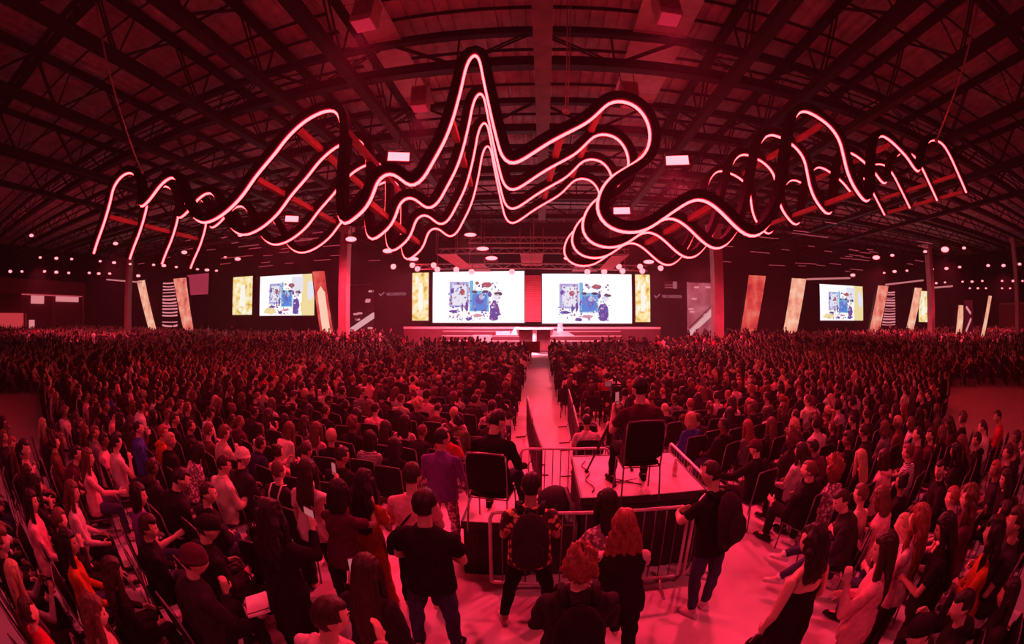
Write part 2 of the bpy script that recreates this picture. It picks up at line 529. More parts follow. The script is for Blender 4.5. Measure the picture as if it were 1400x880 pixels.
SMALL = ([((-39.944, 13.344, 10), .7), ((-49.984, 18.44, 9.6), .6), ((-49.103, 20.62, 9.6), .8), ((-48.254, 22.667, 9.6), .6), ((-37.354, 22.963, 10), .8), ((-47.249, 26.756, 9.6), .6), ((-47.038, 28.957, 9.6), .8), ((-46.575, 31.433, 9.6), .6),
          ((-52.974, 14.841, 8.2), .8), ((-51.96, 16.415, 8.2), .6), ((-49.961, 19.298, 8.2), .6), ((-49.655, 21.028, 8.2), .8), ((-49.263, 22.844, 8.2), .6), ((-47.33, 25.163, 8.2), .6), ((-47.154, 26.609, 8.2), .7), ((-46.084, 27.774, 8.2), .6), ((-43.639, 30.905, 8), .8),
          ((-33.656, 30.03, 9.6), .9), ((-43.295, 33.155, 9.4), .6), ((-42.785, 34.566, 9.4), .9), ((-42.603, 36.691, 9.4), .6), ((-40.666, 38.969, 9.2), .6), ((-40.176, 40.359, 9.2), .9), ((-39.667, 41.764, 9.2), .6), ((-31.929, 37.192, 9.6), 1.0), ((-32.408, 35.492, 9.6), .6)])
SMALL_R = [((36.309, 32.067, 9.6), .7), ((38.715, 28.644, 9.8), .7), ((40.429, 23.825, 9.8), .7), ((45.74, 42.378, 9.2), .6), ((45.659, 40.113, 9.2), .9), ((46.534, 38.3, 9.2), .6), ((48.292, 34.588, 9.2), .6), ((49.262, 32.598, 9.2), .9), ((49.428, 30.239, 9.2), .7),
           ((51.304, 26.128, 9.2), .8), ((53.017, 24.211, 9.2), .9), ((53.388, 21.489, 9.2), .8), ((58.237, 41.06, 8.4), .7), ((58.327, 39.119, 8.4), .6), ((59.601, 36.031, 8.4), .6), ((60.884, 34.702, 8.4), .8), ((61.108, 32.597, 8.4), .6), ((63.699, 29.638, 8.4), .6), ((65.128, 27.902, 8.4), .8),
           ((66.361, 26.339, 8.4), .6), ((64.743, 37.492, 7.8), .6), ((65.88, 36.252, 7.8), .7), ((67.012, 34.976, 7.8), .6), ((69.258, 32.316, 7.8), .6), ((70.373, 30.928, 7.8), .6), ((71.481, 29.501, 7.8), .6), ((39.362, 42.788, 8.6), 1.0)]


def clampxy(p):
    """keep a fitting inside the hall: slide it along its own roof height"""
    x, y, z = p
    k = min(1, 74.5 / abs(x) if x else 1, 48.5 / y if y > 0 else 1)
    return (x * k, y * k, 3.1 + (z - 3.1) * k)


for lst, sd in ((SMALL, 'left'), (SMALL_R, 'right')):
    for p, w in lst:
        lamp(clampxy(p), w * .72, w * .42, 'small glowing lamp in the far roof rows over the %s part of the audience' % sd, 'small roof lamps over the %s part of the audience' % sd, LAMP_SMALL, 'roof_lamp')
# lit tubes and rails among the far roof steel, left and right of the stage
k = 0
for sd, cx in (('left', -1), ('right', 1)):
    for i in range(34):
        x = cx * R.uniform(17, 44); y = R.uniform(28, 46); z = R.uniform(8.8, 11.6)
        L = R.uniform(.8, 3.0)
        ang = R.choice((0, 0, .12, -.12))
        m = thing('strip_lamp', 'thin dim strip lamp among the far roof steel %s of the stage' % sd, 'lamp', (x, y, z), ang, 'strip lamps %s of the stage' % sd)
        obj('tube', MB().box((0, 0, 0), (L, .07, .06)), emit('strip_glow', (.75, .09, .14), .5), m)
        obj('hanger', MB().bar((-L * .35, 0, .03), (-L * .35, 0, 12.2 - z), .025).bar((L * .35, 0, .03), (L * .35, 0, 12.2 - z), .025).bar((-L * .37, 0, .05), (L * .37, 0, .05), .03), STEEL, m)

# ---------------------------------------------------------------- stage
SY = 46.0
STG = mat('stage_carpet', (.11, .025, .04), .7, 0, .1, 2.)
WHITE = mat('white_panel', (.92, .88, .89), .5, 0, .06, 4.)
b = MB()
b.box((-.8, 44.6, 1.15), (26, 4.6, 2.3))
for i in range(4):
    b.box((-.8, 42.1 - i * .45, 1.0 - i * .25), (17.5, .5, 2.0 - i * .5))
t = thing('stage', 'wide red stage with steps below the two screens', 'stage', (0, 0, 0))
obj('platform', MB().box((-.8, 44.9, 1.15), (26, 4.6, 2.3)), STG, t)
for i in range(4):
    st_ = obj('step', MB().box((-.8, 42.4 - i * .42, (1.95 - i * .45) / 2), (17.5, .44, 1.95 - i * .45)), STG, t)
    obj('nosing', MB().box((-.8, 42.165 - i * .42, 1.95 - i * .45 - .035), (17.5, .03, .07)), mat('stage_edge', (.8, .5, .55), .5), st_)
obj('fascia', MB().box((-.8, 42.57, 2.22), (26, .1, .2)), mat('stage_edge', (.8, .5, .55), .5), t)


def screen(name, x0, x1, z0, z1, y, label, face, group=None, rz=0.):
    foot = 2.31 if y > 45 else 0.
    cx = (x0 + x1) / 2
    t = thing(name, label, 'screen', (cx, y, z0), rz, group)
    w = x1 - x0; h = z1 - z0
    fr = MB()
    e = .12
    fr.box((0, .2, h / 2), (w + 2 * e, .3, h + 2 * e))
    fr.bar((-w / 2 - e / 2, 0, -e), (-w / 2 - e / 2, 0, h + e), e, .14, (0, 1, 0)).bar((w / 2 + e / 2, 0, -e), (w / 2 + e / 2, 0, h + e), e, .14, (0, 1, 0))
    fr.bar((-w / 2, 0, -e / 2), (w / 2, 0, -e / 2), .14, e).bar((-w / 2, 0, h + e / 2), (w / 2, 0, h + e / 2), .14, e)
    lg = MB()
    for s in (-.35, .35):
        lg.bar((s * w, .4, h * .5), (s * w, .4, foot - z0), .2)
    lg.bar((-.36 * w, .4, h * .3), (.36 * w, .4, h * .3), .15)
    obj('frame', fr, BLACK, t)
    obj('support', lg, STEEL, t)
    obj('display', MB().box((0, .02, h / 2), (w, .05, h)), face, t)
    return t, w, h


SCRW = emit('screen_white', (.97, .93, .96), 1.15)
PIC = {'lav': emit('pic_lavender', (.50, .52, .95), .8), 'blu': emit('pic_blue', (.10, .30, .90), .8), 'cya': emit('pic_cyan', (.16, .58, .95), .85), 'pur': emit('pic_purple', (.16, .09, .42), .8),
       'red': emit('pic_red', (.52, .12, .15), .8), 'dk': emit('pic_dark', (.10, .06, .12), .8), 'yel': emit('pic_yellow', (.95, .78, .38), .95), 'pnk': emit('pic_pink', (.85, .35, .45), .8), 'pale': emit('pic_pale', (.85, .85, .98), .95)}
KEYS = list(PIC)


def blob(mb, cx, cz, rx, rz, mi, n=14, wob=.18, rnd=R):
    ph = [rnd.uniform(-wob, wob) for _ in range(n)]
    mb.poly([(cx + rx * (1 + ph[i]) * math.cos(2 * PI * i / n), -.012, cz + rz * (1 + ph[i]) * math.sin(2 * PI * i / n)) for i in range(n)][::1], mi)


def picture(t, w, h, blue=True, warm=False, seed=3):
    """the slide on a screen: a photograph of people at a counter, in loose patches of colour"""
    rnd = random.Random(seed)
    mb = MB(); S = lambda u: (u - .5) * w; T = lambda v: v * h

    def rect(u0, v0, u1, v1, k, lay=0):
        y = -.008 - .002 * lay
        mb.poly([(S(u0), y, T(v0)), (S(u1), y, T(v0)), (S(u1), y, T(v1)), (S(u0), y, T(v1))], KEYS.index(k))

    def bl(u, v, ru, rv, k):
        blob(mb, S(u), T(v), ru * w, rv * h, KEYS.index(k), rnd=rnd)
    if warm:
        rect(.78, 0, 1, 1, 'yel'); rect(.60, .55, .8, .95, 'pale', 1); bl(.86, .2, .1, .2, 'yel'); bl(.93, .6, .06, .25, 'pale'); bl(.2, .12, .12, .08, 'yel')
    rect(.19, .30, .40, .80, 'lav'); rect(.22, .34, .38, .74, 'pale', 1)
    rect(.41, .22, .62, .62, 'cya', 1); rect(.44, .24, .6, .55, 'blu', 2); rect(.41, .55, .45, .82, 'cya', 2)
    for u, v, ru, rv, k in ((.33, .60, .03, .06, 'red'), (.22, .62, .02, .05, 'pur'), (.25, .55, .03, .04, 'pale'), (.60, .74, .055, .05, 'red'), (.49, .77, .02, .03, 'red'), (.68, .25, .055, .17, 'pur'), (.70, .50, .04, .06, 'pale'),
                            (.72, .56, .045, .035, 'dk'), (.67, .10, .05, .06, 'pur'), (.52, .45, .05, .10, 'pur'), (.54, .50, .03, .06, 'pale'), (.46, .60, .03, .03, 'dk'), (.58, .60, .035, .03, 'dk'), (.63, .55, .02, .05, 'pur'),
                            (.38, .33, .015, .10, 'pur'), (.33, .30, .01, .09, 'pur'), (.25, .22, .06, .03, 'pur'), (.40, .08, .04, .035, 'pur'), (.5, .14, .06, .03, 'pnk'), (.66, .30, .02, .02, 'pale'), (.28, .40, .02, .05, 'pale')):
        bl(u, v, ru, rv, k)
    for _ in range(170):
        bl(rnd.uniform(.18, .74), rnd.uniform(.04, .78), rnd.uniform(.003, .014), rnd.uniform(.006, .028), rnd.choice(('lav', 'pur', 'red', 'pale', 'pnk', 'pur', 'blu') + (('yel', 'red', 'dk') if warm else ())))
    obj('picture', mb, [PIC[k] for k in KEYS], t, 'slide picture of people at a counter')


L0, L1 = (-11.569, 46, 8.207), (-1.625, 46, 2.713)
R0, R1 = (0.244, 46, 7.911), (9.932, 46, 2.639)
t, w, h = screen('stage_screen', L0[0], L1[0], L1[2], L0[2], SY, 'big white stage screen left of the red centre panel', SCRW)
picture(t, w, h, seed=3)
t, w, h = screen('stage_screen', R0[0], R1[0], R1[2], R0[2], SY, 'big white stage screen right of the red centre panel', SCRW)
picture(t, w, h, seed=4)
GOLD = emit('gold_display', (1, .8, .4), 1.0, (1.3, [(.55, .28, .04), (.97, .70, .22), (1., .88, .55), (1., .97, .88)]))
PALEBAR = emit('gold_display_core', (1., .97, .86), 1.0)


def gold(x0, x1, z0, z1, y, lab):
    t, w, h = screen('gold_screen', x0, x1, z0, z1, y, lab, GOLD)
    mb = MB()
    mb.poly([(-.14 * w, -.01, .22 * h), (.16 * w, -.01, .22 * h), (.13 * w, -.01, .78 * h), (-.10 * w, -.01, .78 * h)])
    for i in range(7):
        blob(mb, R.uniform(-.3, .3) * w, R.uniform(.05, .95) * h, .08 * w, .05 * h, 0)
    obj('bright_band', mb, PALEBAR, t)


a, c = (-13.921, 46, 8.183), (-12.029, 46, 2.945); gold(a[0], c[0], c[2], a[2], SY, 'narrow golden screen at the left end of the stage')
a, c = (10.31, 46, 7.913), (11.997, 46, 2.797); gold(a[0], c[0], c[2], a[2], SY, 'narrow golden screen at the right end of the stage')
# side screens
a, c = (-33.614, 44, 8.33), (-25.289, 44, 3.542)
t, w, h = screen('side_screen', a[0], c[0], c[2], a[2], 44, 'side screen with a picture of a group, left of the stage', SCRW); picture(t, w, h, warm=True, seed=8)
a, c = (-38.42, 44, 8.477), (-34.842, 44, 3.69); gold(a[0], c[0], c[2], a[2], 44, 'narrow golden screen beside the left side screen')
a, c = (34.091, 44, 7.379), (42.367, 44, 3.011)
t, w, h = screen('side_screen', a[0], c[0], c[2], a[2], 44, 'side screen with a picture of a group, right of the stage', SCRW); picture(t, w, h, warm=True, seed=9)
a, c = (56.361, 44, 7.405), (59.398, 44, 2.83); gold(a[0], c[0], c[2], a[2], 44, 'narrow golden screen beside the far right column')

# red centre panel and red cloths over the stage
a, c = (-1.529, 45.6, 7.719), (0.153, 45.6, 2.794)
t = thing('centre_panel', 'ribbed red panel between the two stage screens', 'panel', ((a[0] + c[0]) / 2, 45.6, c[2]))
b = MB(); w = c[0] - a[0]; h = a[2] - c[2]
for i in range(26):
    b.box((0, 0, h * (i + .5) / 26), (w, .12, h / 26 * .7))
obj('slats', b, mat('red_slat', (.80, .13, .19), .5, 0, .1, 2.), t)
obj('back_board', MB().box((0, .12, h / 2), (w, .06, h)), mat('red_board', (.45, .05, .08), .7), t)
CLOTH = mat('red_cloth', (.95, .24, .30), .8, 0, .08, 3.)


def cloth(pts, lab):
    b = MB(); n = len(pts)
    b.add([p for p in pts] + [(p[0], p[1] + .06, p[2]) for p in pts], [tuple(range(n)), tuple(reversed(range(n, 2 * n)))] + [(i, (i + 1) % n, (i + 1) % n + n, i + n) for i in range(n)])
    for p in pts[:2]:
        b.bar(p, (p[0], p[1], 12.2), .04)
    tag(obj('hanging_cloth', b, CLOTH), lab, 'drape', None)


cloth([(-9.803, 40, 9.292), (-7.877, 40, 9.239), (-6.724, 43, 8.243), (-7.92, 43, 8.115)], 'red cloth sloping over the left stage screen')
cloth([(-7.189, 44, 8.748), (-5.669, 44, 8.724), (-5.022, 45, 8.068), (-7.502, 45, 8.101)], 'low red cloth over the middle of the left stage screen')
cloth([(-1.947, 43, 9.594), (0.387, 43, 9.584), (0.241, 44.5, 8.589), (-1.866, 44.5, 8.596)], 'red cloth hanging above the centre panel')
cloth([(6.74, 40, 8.976), (8.44, 40, 9.078), (7.215, 43, 8.007), (5.87, 43, 7.991)], 'red cloth sloping over the right stage screen')
cloth([(3.596, 44, 8.46), (5.103, 44, 8.472), (6.141, 45, 8.064), (3.365, 45, 8.043)], 'low red cloth over the middle of the right stage screen')
# lighting truss over the stage
b = MB()
for p, q in (((-12.702, 43, 8.223), (10.966, 43, 7.996)), ((-9.515, 40, 9.284), (8.442, 40, 9.148)), ((-6.363, 38, 9.906), (5.37, 38, 9.789))):
    b = MB()
    b.bar(p, q, .12); b.bar((p[0], p[1], p[2] + .5), (q[0], q[1], q[2] + .5), .12)
    n = 26
    for i in range(n):
        u = i / n; v = (i + 1) / n; P0 = V(p).lerp(V(q), u); P1 = V(p).lerp(V(q), v)
        b.bar(P0 + V((0, 0, .5 * (i % 2))), P1 + V((0, 0, .5 * ((i + 1) % 2))), .06)
    for u in (.1, .5, .9):
        P0 = V(p).lerp(V(q), u); b.bar(P0, (P0.x, P0.y, 12.2), .05)
    struct('stage_truss', b, mat('truss_red', (.6, .35, .38), .4, .5), 'lattice lighting truss over the stage %s' % ('front edge' if p[1] > 42 else 'middle' if p[1] > 39 else 'nearest the audience'), 'truss')
for i, (p, s) in enumerate([((-13.03, 43, 8.69), 1), ((-12.466, 43, 8.293), 1), ((-10.749, 43, 8.626), 1), ((-10.356, 43, 8.165), 1), ((-8.372, 43, 8.123), 1), ((-6.796, 43, 7.873), 1), ((-2.751, 43, 7.829), 1), ((4.758, 43, 7.833), 1), ((6.463, 43, 7.85), 1), ((8.346, 43, 7.949), 1),
                            ((7.977, 43, 8.388), 1), ((10.199, 43, 8.428), 1), ((12.397, 43, 8.327), 1), ((10.42, 43, 7.985), 1), ((-15.135, 43, 8.603), 1)]):
    t = thing('stage_lamp', 'round bright lamp clamped on the truss over the stage', 'lamp', p, 0, 'round lamps over the stage')
    obj('can', MB().tube([(0, .6, .25), (0, 0, 0)], [.26, .3], 12, side=(1, 0, 0)), HOUSE, t, smooth=True)
    obj('lens', MB().ball((0, -.05, -.02), (.3, .1, .3), 12, 8), LAMP_SMALL, t, smooth=True)
    obj('hanging_clamp', MB().bar((0, .3, .1), (0, .3, 12.2 - p[2]), .05), STEEL, t)

# furniture in front of the stage
t = thing('white_table', 'long white table on one leg in front of the stage steps', 'table', ((-0.668, 56.908, 0.9))[:2] + (0,))
x0 = t.location.x; y0 = t.location.y
y0 = t.location.y = 38.0; t.location.x = x0 = ((-0.447, 38, 1.887))[0]
zt = ((-0.447, 38, 2.27))[2]
obj('table_top', MB().box((0, 0, zt), (3.3, 1.0, .16)), WHITE, t)
obj('leg', MB().tube([(0, 0, .0), (0, 0, .1), (0, 0, .5), (0, 0, zt)], [(.55, .4), (.3, .25), (.18, .18), (.2, .2)], 12), WHITE, t)
obj('modesty_panel', MB().box((-.78, .38, zt * .55), (1.2, .05, zt * .8)).box((.78, .38, zt * .55), (1.2, .05, zt * .8)).box((0, .38, zt * .9), (2.8, .05, .1)), mat('dark_red', (.2, .03, .05), .7), t)


def front_block(pts, y, d, lab, name='white_block', m=WHITE):
    """solid block with the given front outline standing at depth y"""
    o = obj(name, MB().slab(pts, y, y + d), m)
    tag(o, lab, 'stage block')


p = lambda q: (q[0], max(0, q[2]))
front_block([p((-2.651, 38.4, 1.676)), p((-1.679, 38.4, 1.678)), p((-1.809, 38.4, 2.389)), p((-2.197, 38.4, 2.389))], 38.4, .9, 'white wedge standing left of the long white table', 'white_wedge')
front_block([p((-3.907, 38.6, 1.665)), p((-2.665, 38.6, 1.669)), p((-2.665, 38.6, 1.994)), p((-3.907, 38.6, 1.992))], 38.6, .6, 'low white block left of the white wedge')
front_block([p((0.897, 38, 1.632)), p((3.08, 38, 1.631)), p((2.435, 38, 2.016)), p((0.96, 38, 2.079))], 38.0, .8, 'low white block right of the long white table')
front_block([p((1.548, 38.3, 2.007)), p((2.065, 38.3, 2.007)), p((1.999, 38.3, 2.78)), p((1.612, 38.3, 2.779))], 38.3, .4, 'white lectern standing on the right white block', 'lectern')
front_block([p((-5.618, 36, 0.773)), p((-4.013, 36, 0.784)), p((-4.011, 36, 1.761)), p((-5.615, 36, 1.754))], 36., .5, 'pale pink panel standing in front of the left stage steps', 'pale_panel')
front_block([p((-1.108, 30, 0.774)), p((0.004, 30, 0.777)), p((0.002, 30, 1.537)), p((-1.109, 30, 1.535))], 30., .6, 'dark red box at the stage end of the centre aisle', 'dark_box', mat('dark_red', (.2, .03, .05), .7))

# text signs on the end wall
TXT = emit('sign_letters', (1., .30, .42), .30)  # glow put into letters that only catch the screens' light


def sign(x, z, y, s, lab, body='VBRCONVENTION'):
    cu = bpy.data.curves.new('sign_text', 'FONT'); cu.body = body; cu.size = s; cu.extrude = .03; cu.align_x = 'LEFT'
    o = bpy.data.objects.new('tmp', cu); COL.objects.link(o)
    me = bpy.data.meshes.new_from_object(o.evaluated_get(bpy.context.evaluated_depsgraph_get()))
    bpy.data.objects.remove(o)
    t = thing('wall_sign', lab, 'sign', (x, y, z))
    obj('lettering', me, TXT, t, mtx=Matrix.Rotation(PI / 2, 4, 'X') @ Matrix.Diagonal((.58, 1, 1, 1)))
    b = MB()
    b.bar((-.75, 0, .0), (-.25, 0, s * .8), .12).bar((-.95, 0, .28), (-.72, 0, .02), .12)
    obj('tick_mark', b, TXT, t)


a = (-18.382, 49.7, 5.934); sign(a[0], a[2], 49.7, .52, 'small pink lettered sign on the dark wall left of the stage')
a = (14.435, 49.7, 5.602); sign(a[0], a[2], 49.7, .52, 'small pink lettered sign on the dark wall right of the stage')
a, c = (14.748, 49.7, 7.59), (16.41, 49.7, 6.666)
t = thing('wall_plate', 'small red plate on the dark wall above the right lettered sign', 'sign', (a[0], 49.7, c[2]))
w = c[0] - a[0]; h = a[2] - c[2]
obj('plate', MB().box((w / 2, .05, h / 2), (w, .08, h)), mat('plate_red', (.35, .06, .1), .6), t)
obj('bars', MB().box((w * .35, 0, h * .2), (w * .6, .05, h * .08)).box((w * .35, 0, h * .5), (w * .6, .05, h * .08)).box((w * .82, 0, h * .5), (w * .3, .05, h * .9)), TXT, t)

# ---------------------------------------------------------------- leaning light totems, striped screens and booths along the sides
TOT = [emit('totem_pale', (1., .44, .30), .95, (.9, [(.80, .22, .16), (1., .42, .28), (1., .66, .5)])), emit('totem_red', (1., .12, .10), .8, (.7, [(.55, .03, .04), (.9, .08, .07), (1., .22, .16)])),
       emit('totem_mid', (1., .3, .22), .9, (.8, [(.6, .08, .07), (.95, .25, .18), (1., .5, .38)]))]


def totem(tl, bl_, wtop, wbot, y, lab, m, dot=False):
    """leaning lit panel; corner points of its left edge at depth y"""
    d = .5
    t = thing('light_totem', lab, 'light panel', (bl_[0], y, 0))
    zt = tl[2]; zb = max(.4, bl_[2] - 1.6)
    dx = tl[0] - bl_[0]
    dxb = dx * (bl_[2] - zb) / (tl[2] - bl_[2])
    pr = [(-dxb, zb), (wbot - dxb, zb), (dx + wtop, zt), (dx, zt)]
    obj('case', MB().slab([(pr[0][0] - .1, 0), (pr[1][0] + .1, 0), (pr[2][0] + .12, zt + .12), (pr[3][0] - .12, zt + .12)], .06, d), BLACK, t)
    obj('lit_face', MB().slab(pr, 0, .05), m, t)
    if dot:
        lx = lambda v: dx * (v - bl_[2]) / (tl[2] - bl_[2]) + wbot / 2
        b = MB()
        b.slab([(lx(1.6) - wbot * .3, 1.6), (lx(1.6) + wbot * .3, 1.6), (lx(zt * .72) + wbot * .3, zt * .72), (lx(zt * .78), zt * .80), (lx(zt * .72) - wbot * .3, zt * .72)], -.02, -.005)
        obj('pale_mark', b, emit('totem_pale_mark', (1., .62, .46), 1.0), t)


def tq(a, b, wt, wb, y, lab, m, dot=False):
    totem(a, b, wt, wb, y, lab, m, dot)


tq((-56.848, 40, 8.722), (-53.763, 40, 3.013), 2.3, 2.0, 40, 'pale leaning light panel right of the far left column', TOT[0])
tq((-49.333, 42, 8.729), (-47.151, 42, 2.994), 3.0, 2.2, 42, 'leaning light panel right of the striped screen on the left', TOT[2])
tq((-25.125, 43, 8.444), (-24.127, 43, 2.64), 1.6, 1.7, 43, 'red leaning light panel right of the left side screen', TOT[1], True)
tq((22.914, 43, 7.881), (21.855, 43, 2.43), 2.3, 2.0, 43, 'red and pink leaning light panel right of the right column', TOT[1])
tq((29.011, 43, 7.79), (27.688, 43, 2.252), 2.2, 2.0, 43, 'glowing leaning light panel left of the right side screen', TOT[0])
tq((43.857, 42, 7.473), (41.966, 42, 2.291), 2.3, 2.2, 42, 'leaning light panel left of the striped screen on the right', TOT[2])
tq((52.998, 42, 7.581), (50.622, 42, 2.249), 2.0, 2.0, 42, 'leaning light panel left of the golden screen on the right', TOT[0])
tq((48.287, 30, 4.806), (47.635, 30, 2.35), 1.7, 1.6, 30, 'short leaning light panel beside the arrow sign on the right', TOT[0])
tq((46.802, 24, 5.623), (44.9, 24, 2.455), .95, .95, 24, 'thin leaning light panel near the right wall booth', TOT[0])

STRP = emit('striped_glow', (1., .30, .36), .8)


def striped(a, c, y, lab, n, seed):
    t = thing('striped_screen', lab, 'screen', (a[0], y, 0))
    w = c[0] - a[0]; z1 = a[2]; z0 = max(.5, c[2] - 1)
    rnd = random.Random(seed)
    obj('case', MB().box((w / 2, .3, (z1) / 2), (w, .4, z1)), BLACK, t)
    b = MB()
    for i in range(n):
        z = z0 + (z1 - z0) * (i + .5) / n
        th = (z1 - z0) / n * rnd.uniform(.25, .6); sag = rnd.uniform(.02, .16)
        if n > 8 and i in (2,):
            continue
        top = [(w * (.04 + .92 * j / 8), z + th / 2 - sag * (1 - ((j - 4) / 4) ** 2)) for j in range(9)]
        bot = [(w * (.04 + .92 * j / 8), z - th / 2 - sag * .8 * (1 - ((j - 4) / 4) ** 2)) for j in range(8, -1, -1)]
        b.slab([(x, zz) for x, zz in bot[::-1]] + top[::-1], .02, .09)
    obj('light_stripes', b, STRP, t)


striped((-53.381, 43, 8.602), (-49.166, 43, 3.094), 43, 'dark screen with curved pink stripes beside the left light panels', 14, 2)
striped((45.365, 43, 7.023), (48.951, 43, 2.243), 43, 'dark screen with curved pink stripes beside the right light panels', 16, 5)
# arrow-like bars at far right
a = (48.61, 29, 5.363)
t = thing('arrow_sign', 'dark sign with three slanting pink bars near the right wall', 'sign', (a[0], 29, 0))
obj('board', MB().box((1.1, .2, 2.7), (2.6, .2, 5.4)), BLACK, t)
b = MB()
for p, q in (((.3, 4.6), (1.6, 3.9)), ((.2, 1.9), (1.7, 3.3)), ((.2, .9), (1.6, 1.7))):
    b.bar((p[0], .06, p[1]), (q[0], .06, q[1]), .1, .28)
obj('light_bars', b, STRP, t)
# header lines over the side bays
for p, q, lab in (((-67.391, 40, 9.577), (-55.28, 40, 8.423), 'thin lit header rail over the far left bay'), ((44.447, 41, 7.532), (54.128, 41, 8.592), 'thin lit header rail over the right striped screen'), ((30.135, 43.5, 7.707), (39.403, 43.5, 8.293), 'thin lit header rail left of the right side screen'),
                  ((50.586, 36, 7.172), (55.944, 36, 7.614), 'thin lit header rail beside the right column')):
    hr_ = thing('header_rail', lab, 'lit rail', p)
    v_ = V(q) - V(p)
    obj('lit_rail', MB().bar((0, 0, 0), v_, .22), emit('header_glow', (1., .3, .33), .55), hr_)
    for e_ in (V((0, 0, 0)), v_):
        obj('hanger', MB().bar(e_ + V((0, 0, .1)), (e_.x, e_.y, 12.3 - p[2]), .05), STEEL, hr_)
# hanging red monitor
a, c = (-48.239, 44, 9.319), (-43.278, 44, 6.484)
t, w, h = screen('hanging_monitor', a[0], c[0], c[2], a[2], 44, 'plain dim red screen left of the left side screen', emit('monitor_red', (.42, .035, .075), .8))
# staircases seen through the openings beside the columns


def stairs_bay(a, c, y, lab, flip):
    t = thing('stair_bay', lab, 'staircase', (a[0], y, 0))
    w = c[0] - a[0]; z1 = a[2]
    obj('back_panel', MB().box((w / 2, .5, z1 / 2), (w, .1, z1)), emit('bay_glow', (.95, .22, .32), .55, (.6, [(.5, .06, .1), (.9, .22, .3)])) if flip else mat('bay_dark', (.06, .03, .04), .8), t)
    pr = [(0, 1.2), (w, 3.2), (w, 3.9), (0, 1.9)]
    if flip:
        pr = [(0, 1.0), (w, 3.6), (w, 4.4), (0, 1.6)]
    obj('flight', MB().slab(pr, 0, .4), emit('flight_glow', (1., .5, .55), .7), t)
    obj('handrail', MB().bar((0, -.1, pr[3][1] + .5), (w, -.1, pr[2][1] + .5), .09).bar((0, -.1, z1), (w, -.1, z1), .2).bar((w * .98, -.1, pr[2][1]), (w * .98, -.1, z1), .09), STEEL_MID, t)
    for i in range(9):
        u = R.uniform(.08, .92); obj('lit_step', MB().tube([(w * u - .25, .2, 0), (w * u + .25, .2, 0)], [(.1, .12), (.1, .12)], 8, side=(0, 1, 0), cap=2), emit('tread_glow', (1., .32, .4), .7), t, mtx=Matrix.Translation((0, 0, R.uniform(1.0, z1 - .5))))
    obj('ground_front', MB().box((w / 2, -.2, .6), (w, .2, 1.2)), mat('dark_red', (.2, .03, .05), .7), t)


stairs_bay((-22.933, 48.5, 7.202), (-19.63, 48.5, 2.766), 48.5, 'dark opening with a staircase right of the left column', False)
stairs_bay((17.432, 48.5, 7.459), (20.652, 48.5, 2.352), 48.5, 'bright pink opening with a staircase left of the right column', True)
# stand on the left wall and red booth on the right wall
bx = HX0 + 4
c0, c1 = (-72, 18.639, 2.944), (-72, 37.222, 2.819)
t = thing('exhibition_stand', 'long red exhibition stand with bright openings on the left wall', 'stand', (bx, c1[1] + 0, 0))
Lb = c1[1] - c0[1] + 6
zt = ((-72, 27.774, 9.124))[2]; zm = ((-72, 27.924, 7.042))[2]
obj('fascia', MB().box((0, -Lb / 2, (zt + zm) / 2), (1.2, Lb, zt - zm)), mat('stand_red', (.55, .08, .13), .6), t)
obj('back_wall', MB().box((-1.2, -Lb / 2, zt / 2), (.2, Lb, zt)), mat('stand_back', (.3, .05, .08), .7), t)
for u in (0, .28, .55, 1):
    obj('post', MB().box((0, -Lb * u, zm / 2), (.5, .35, zm)), mat('stand_red', (.5, .1, .15), .6), t)
for b in (MB().box((-1.0, -Lb * .14, zm - .55), (.1, Lb * .22, .9)), MB().box((-1.0, -Lb * .42, zm - .8), (.1, Lb * .12, 1.2)), MB().box((-1.0, -Lb * .47, 2.0), (.1, Lb * .05, 2.4)), MB().box((-1.0, -Lb * .62, 2.2), (.1, Lb * .05, 2.8)), MB().box((-1.0, -Lb * .70, 2.4), (.1, Lb * .04, 2.4))):
    obj('lit_panel', b, emit('stand_glow', (1., .30, .34), .75), t)
obj('red_panels', MB().box((-.95, -Lb * .7, 2.4), (.1, Lb * .35, 3.6)), emit('stand_red_glow', (.9, .06, .08), .6), t)
obj('soffit_light', MB().box((.0, -Lb * .30, zm - .15), (1.0, Lb * .55, .12)), emit('stand_soffit', (1., .12, .17), .5), t)
c0, c1 = (70, 34.581, 2.898), (70, 27.877, 2.943)
t = thing('red_booth', 'plain red booth against the right wall', 'stand', (HX1 - 3, c0[1], 0))
Lb = c0[1] - c1[1] + 4
zt = ((70, 30.205, 5.652))[2]
obj('booth_wall', MB().box((0, -Lb / 2, zt / 2), (.3, Lb, zt)), mat('booth_red', (.65, .09, .13), .6), t)
obj('booth_frame', MB().bar((-.2, 0, 0), (-.2, 0, zt), .3).bar((-.2, 0, zt), (-.2, -Lb, zt), .3), mat('booth_trim', (.8, .3, .34), .5), t)

# ---------------------------------------------------------------- people
def rx(a): return Matrix.Rotation(math.radians(a), 3, 'X')
def ry(a): return Matrix.Rotation(math.radians(a), 3, 'Y')
def rz(a): return Matrix.Rotation(math.radians(a), 3, 'Z')


TORSO_M = [(-.13, .168, .118), (-.03, .178, .122), (.08, .172, .118), (.2, .160, .112), (.32, .182, .122), (.40, .188, .114), (.445, .160, .092), (.478, .10, .07), (.505, .066, .06)]
TORSO_F = [(-.13, .174, .122), (-.03, .182, .128), (.08, .160, .114), (.2, .134, .098), (.32, .154, .116), (.40, .160, .100), (.445, .136, .082), (.478, .088, .062), (.505, .056, .054)]

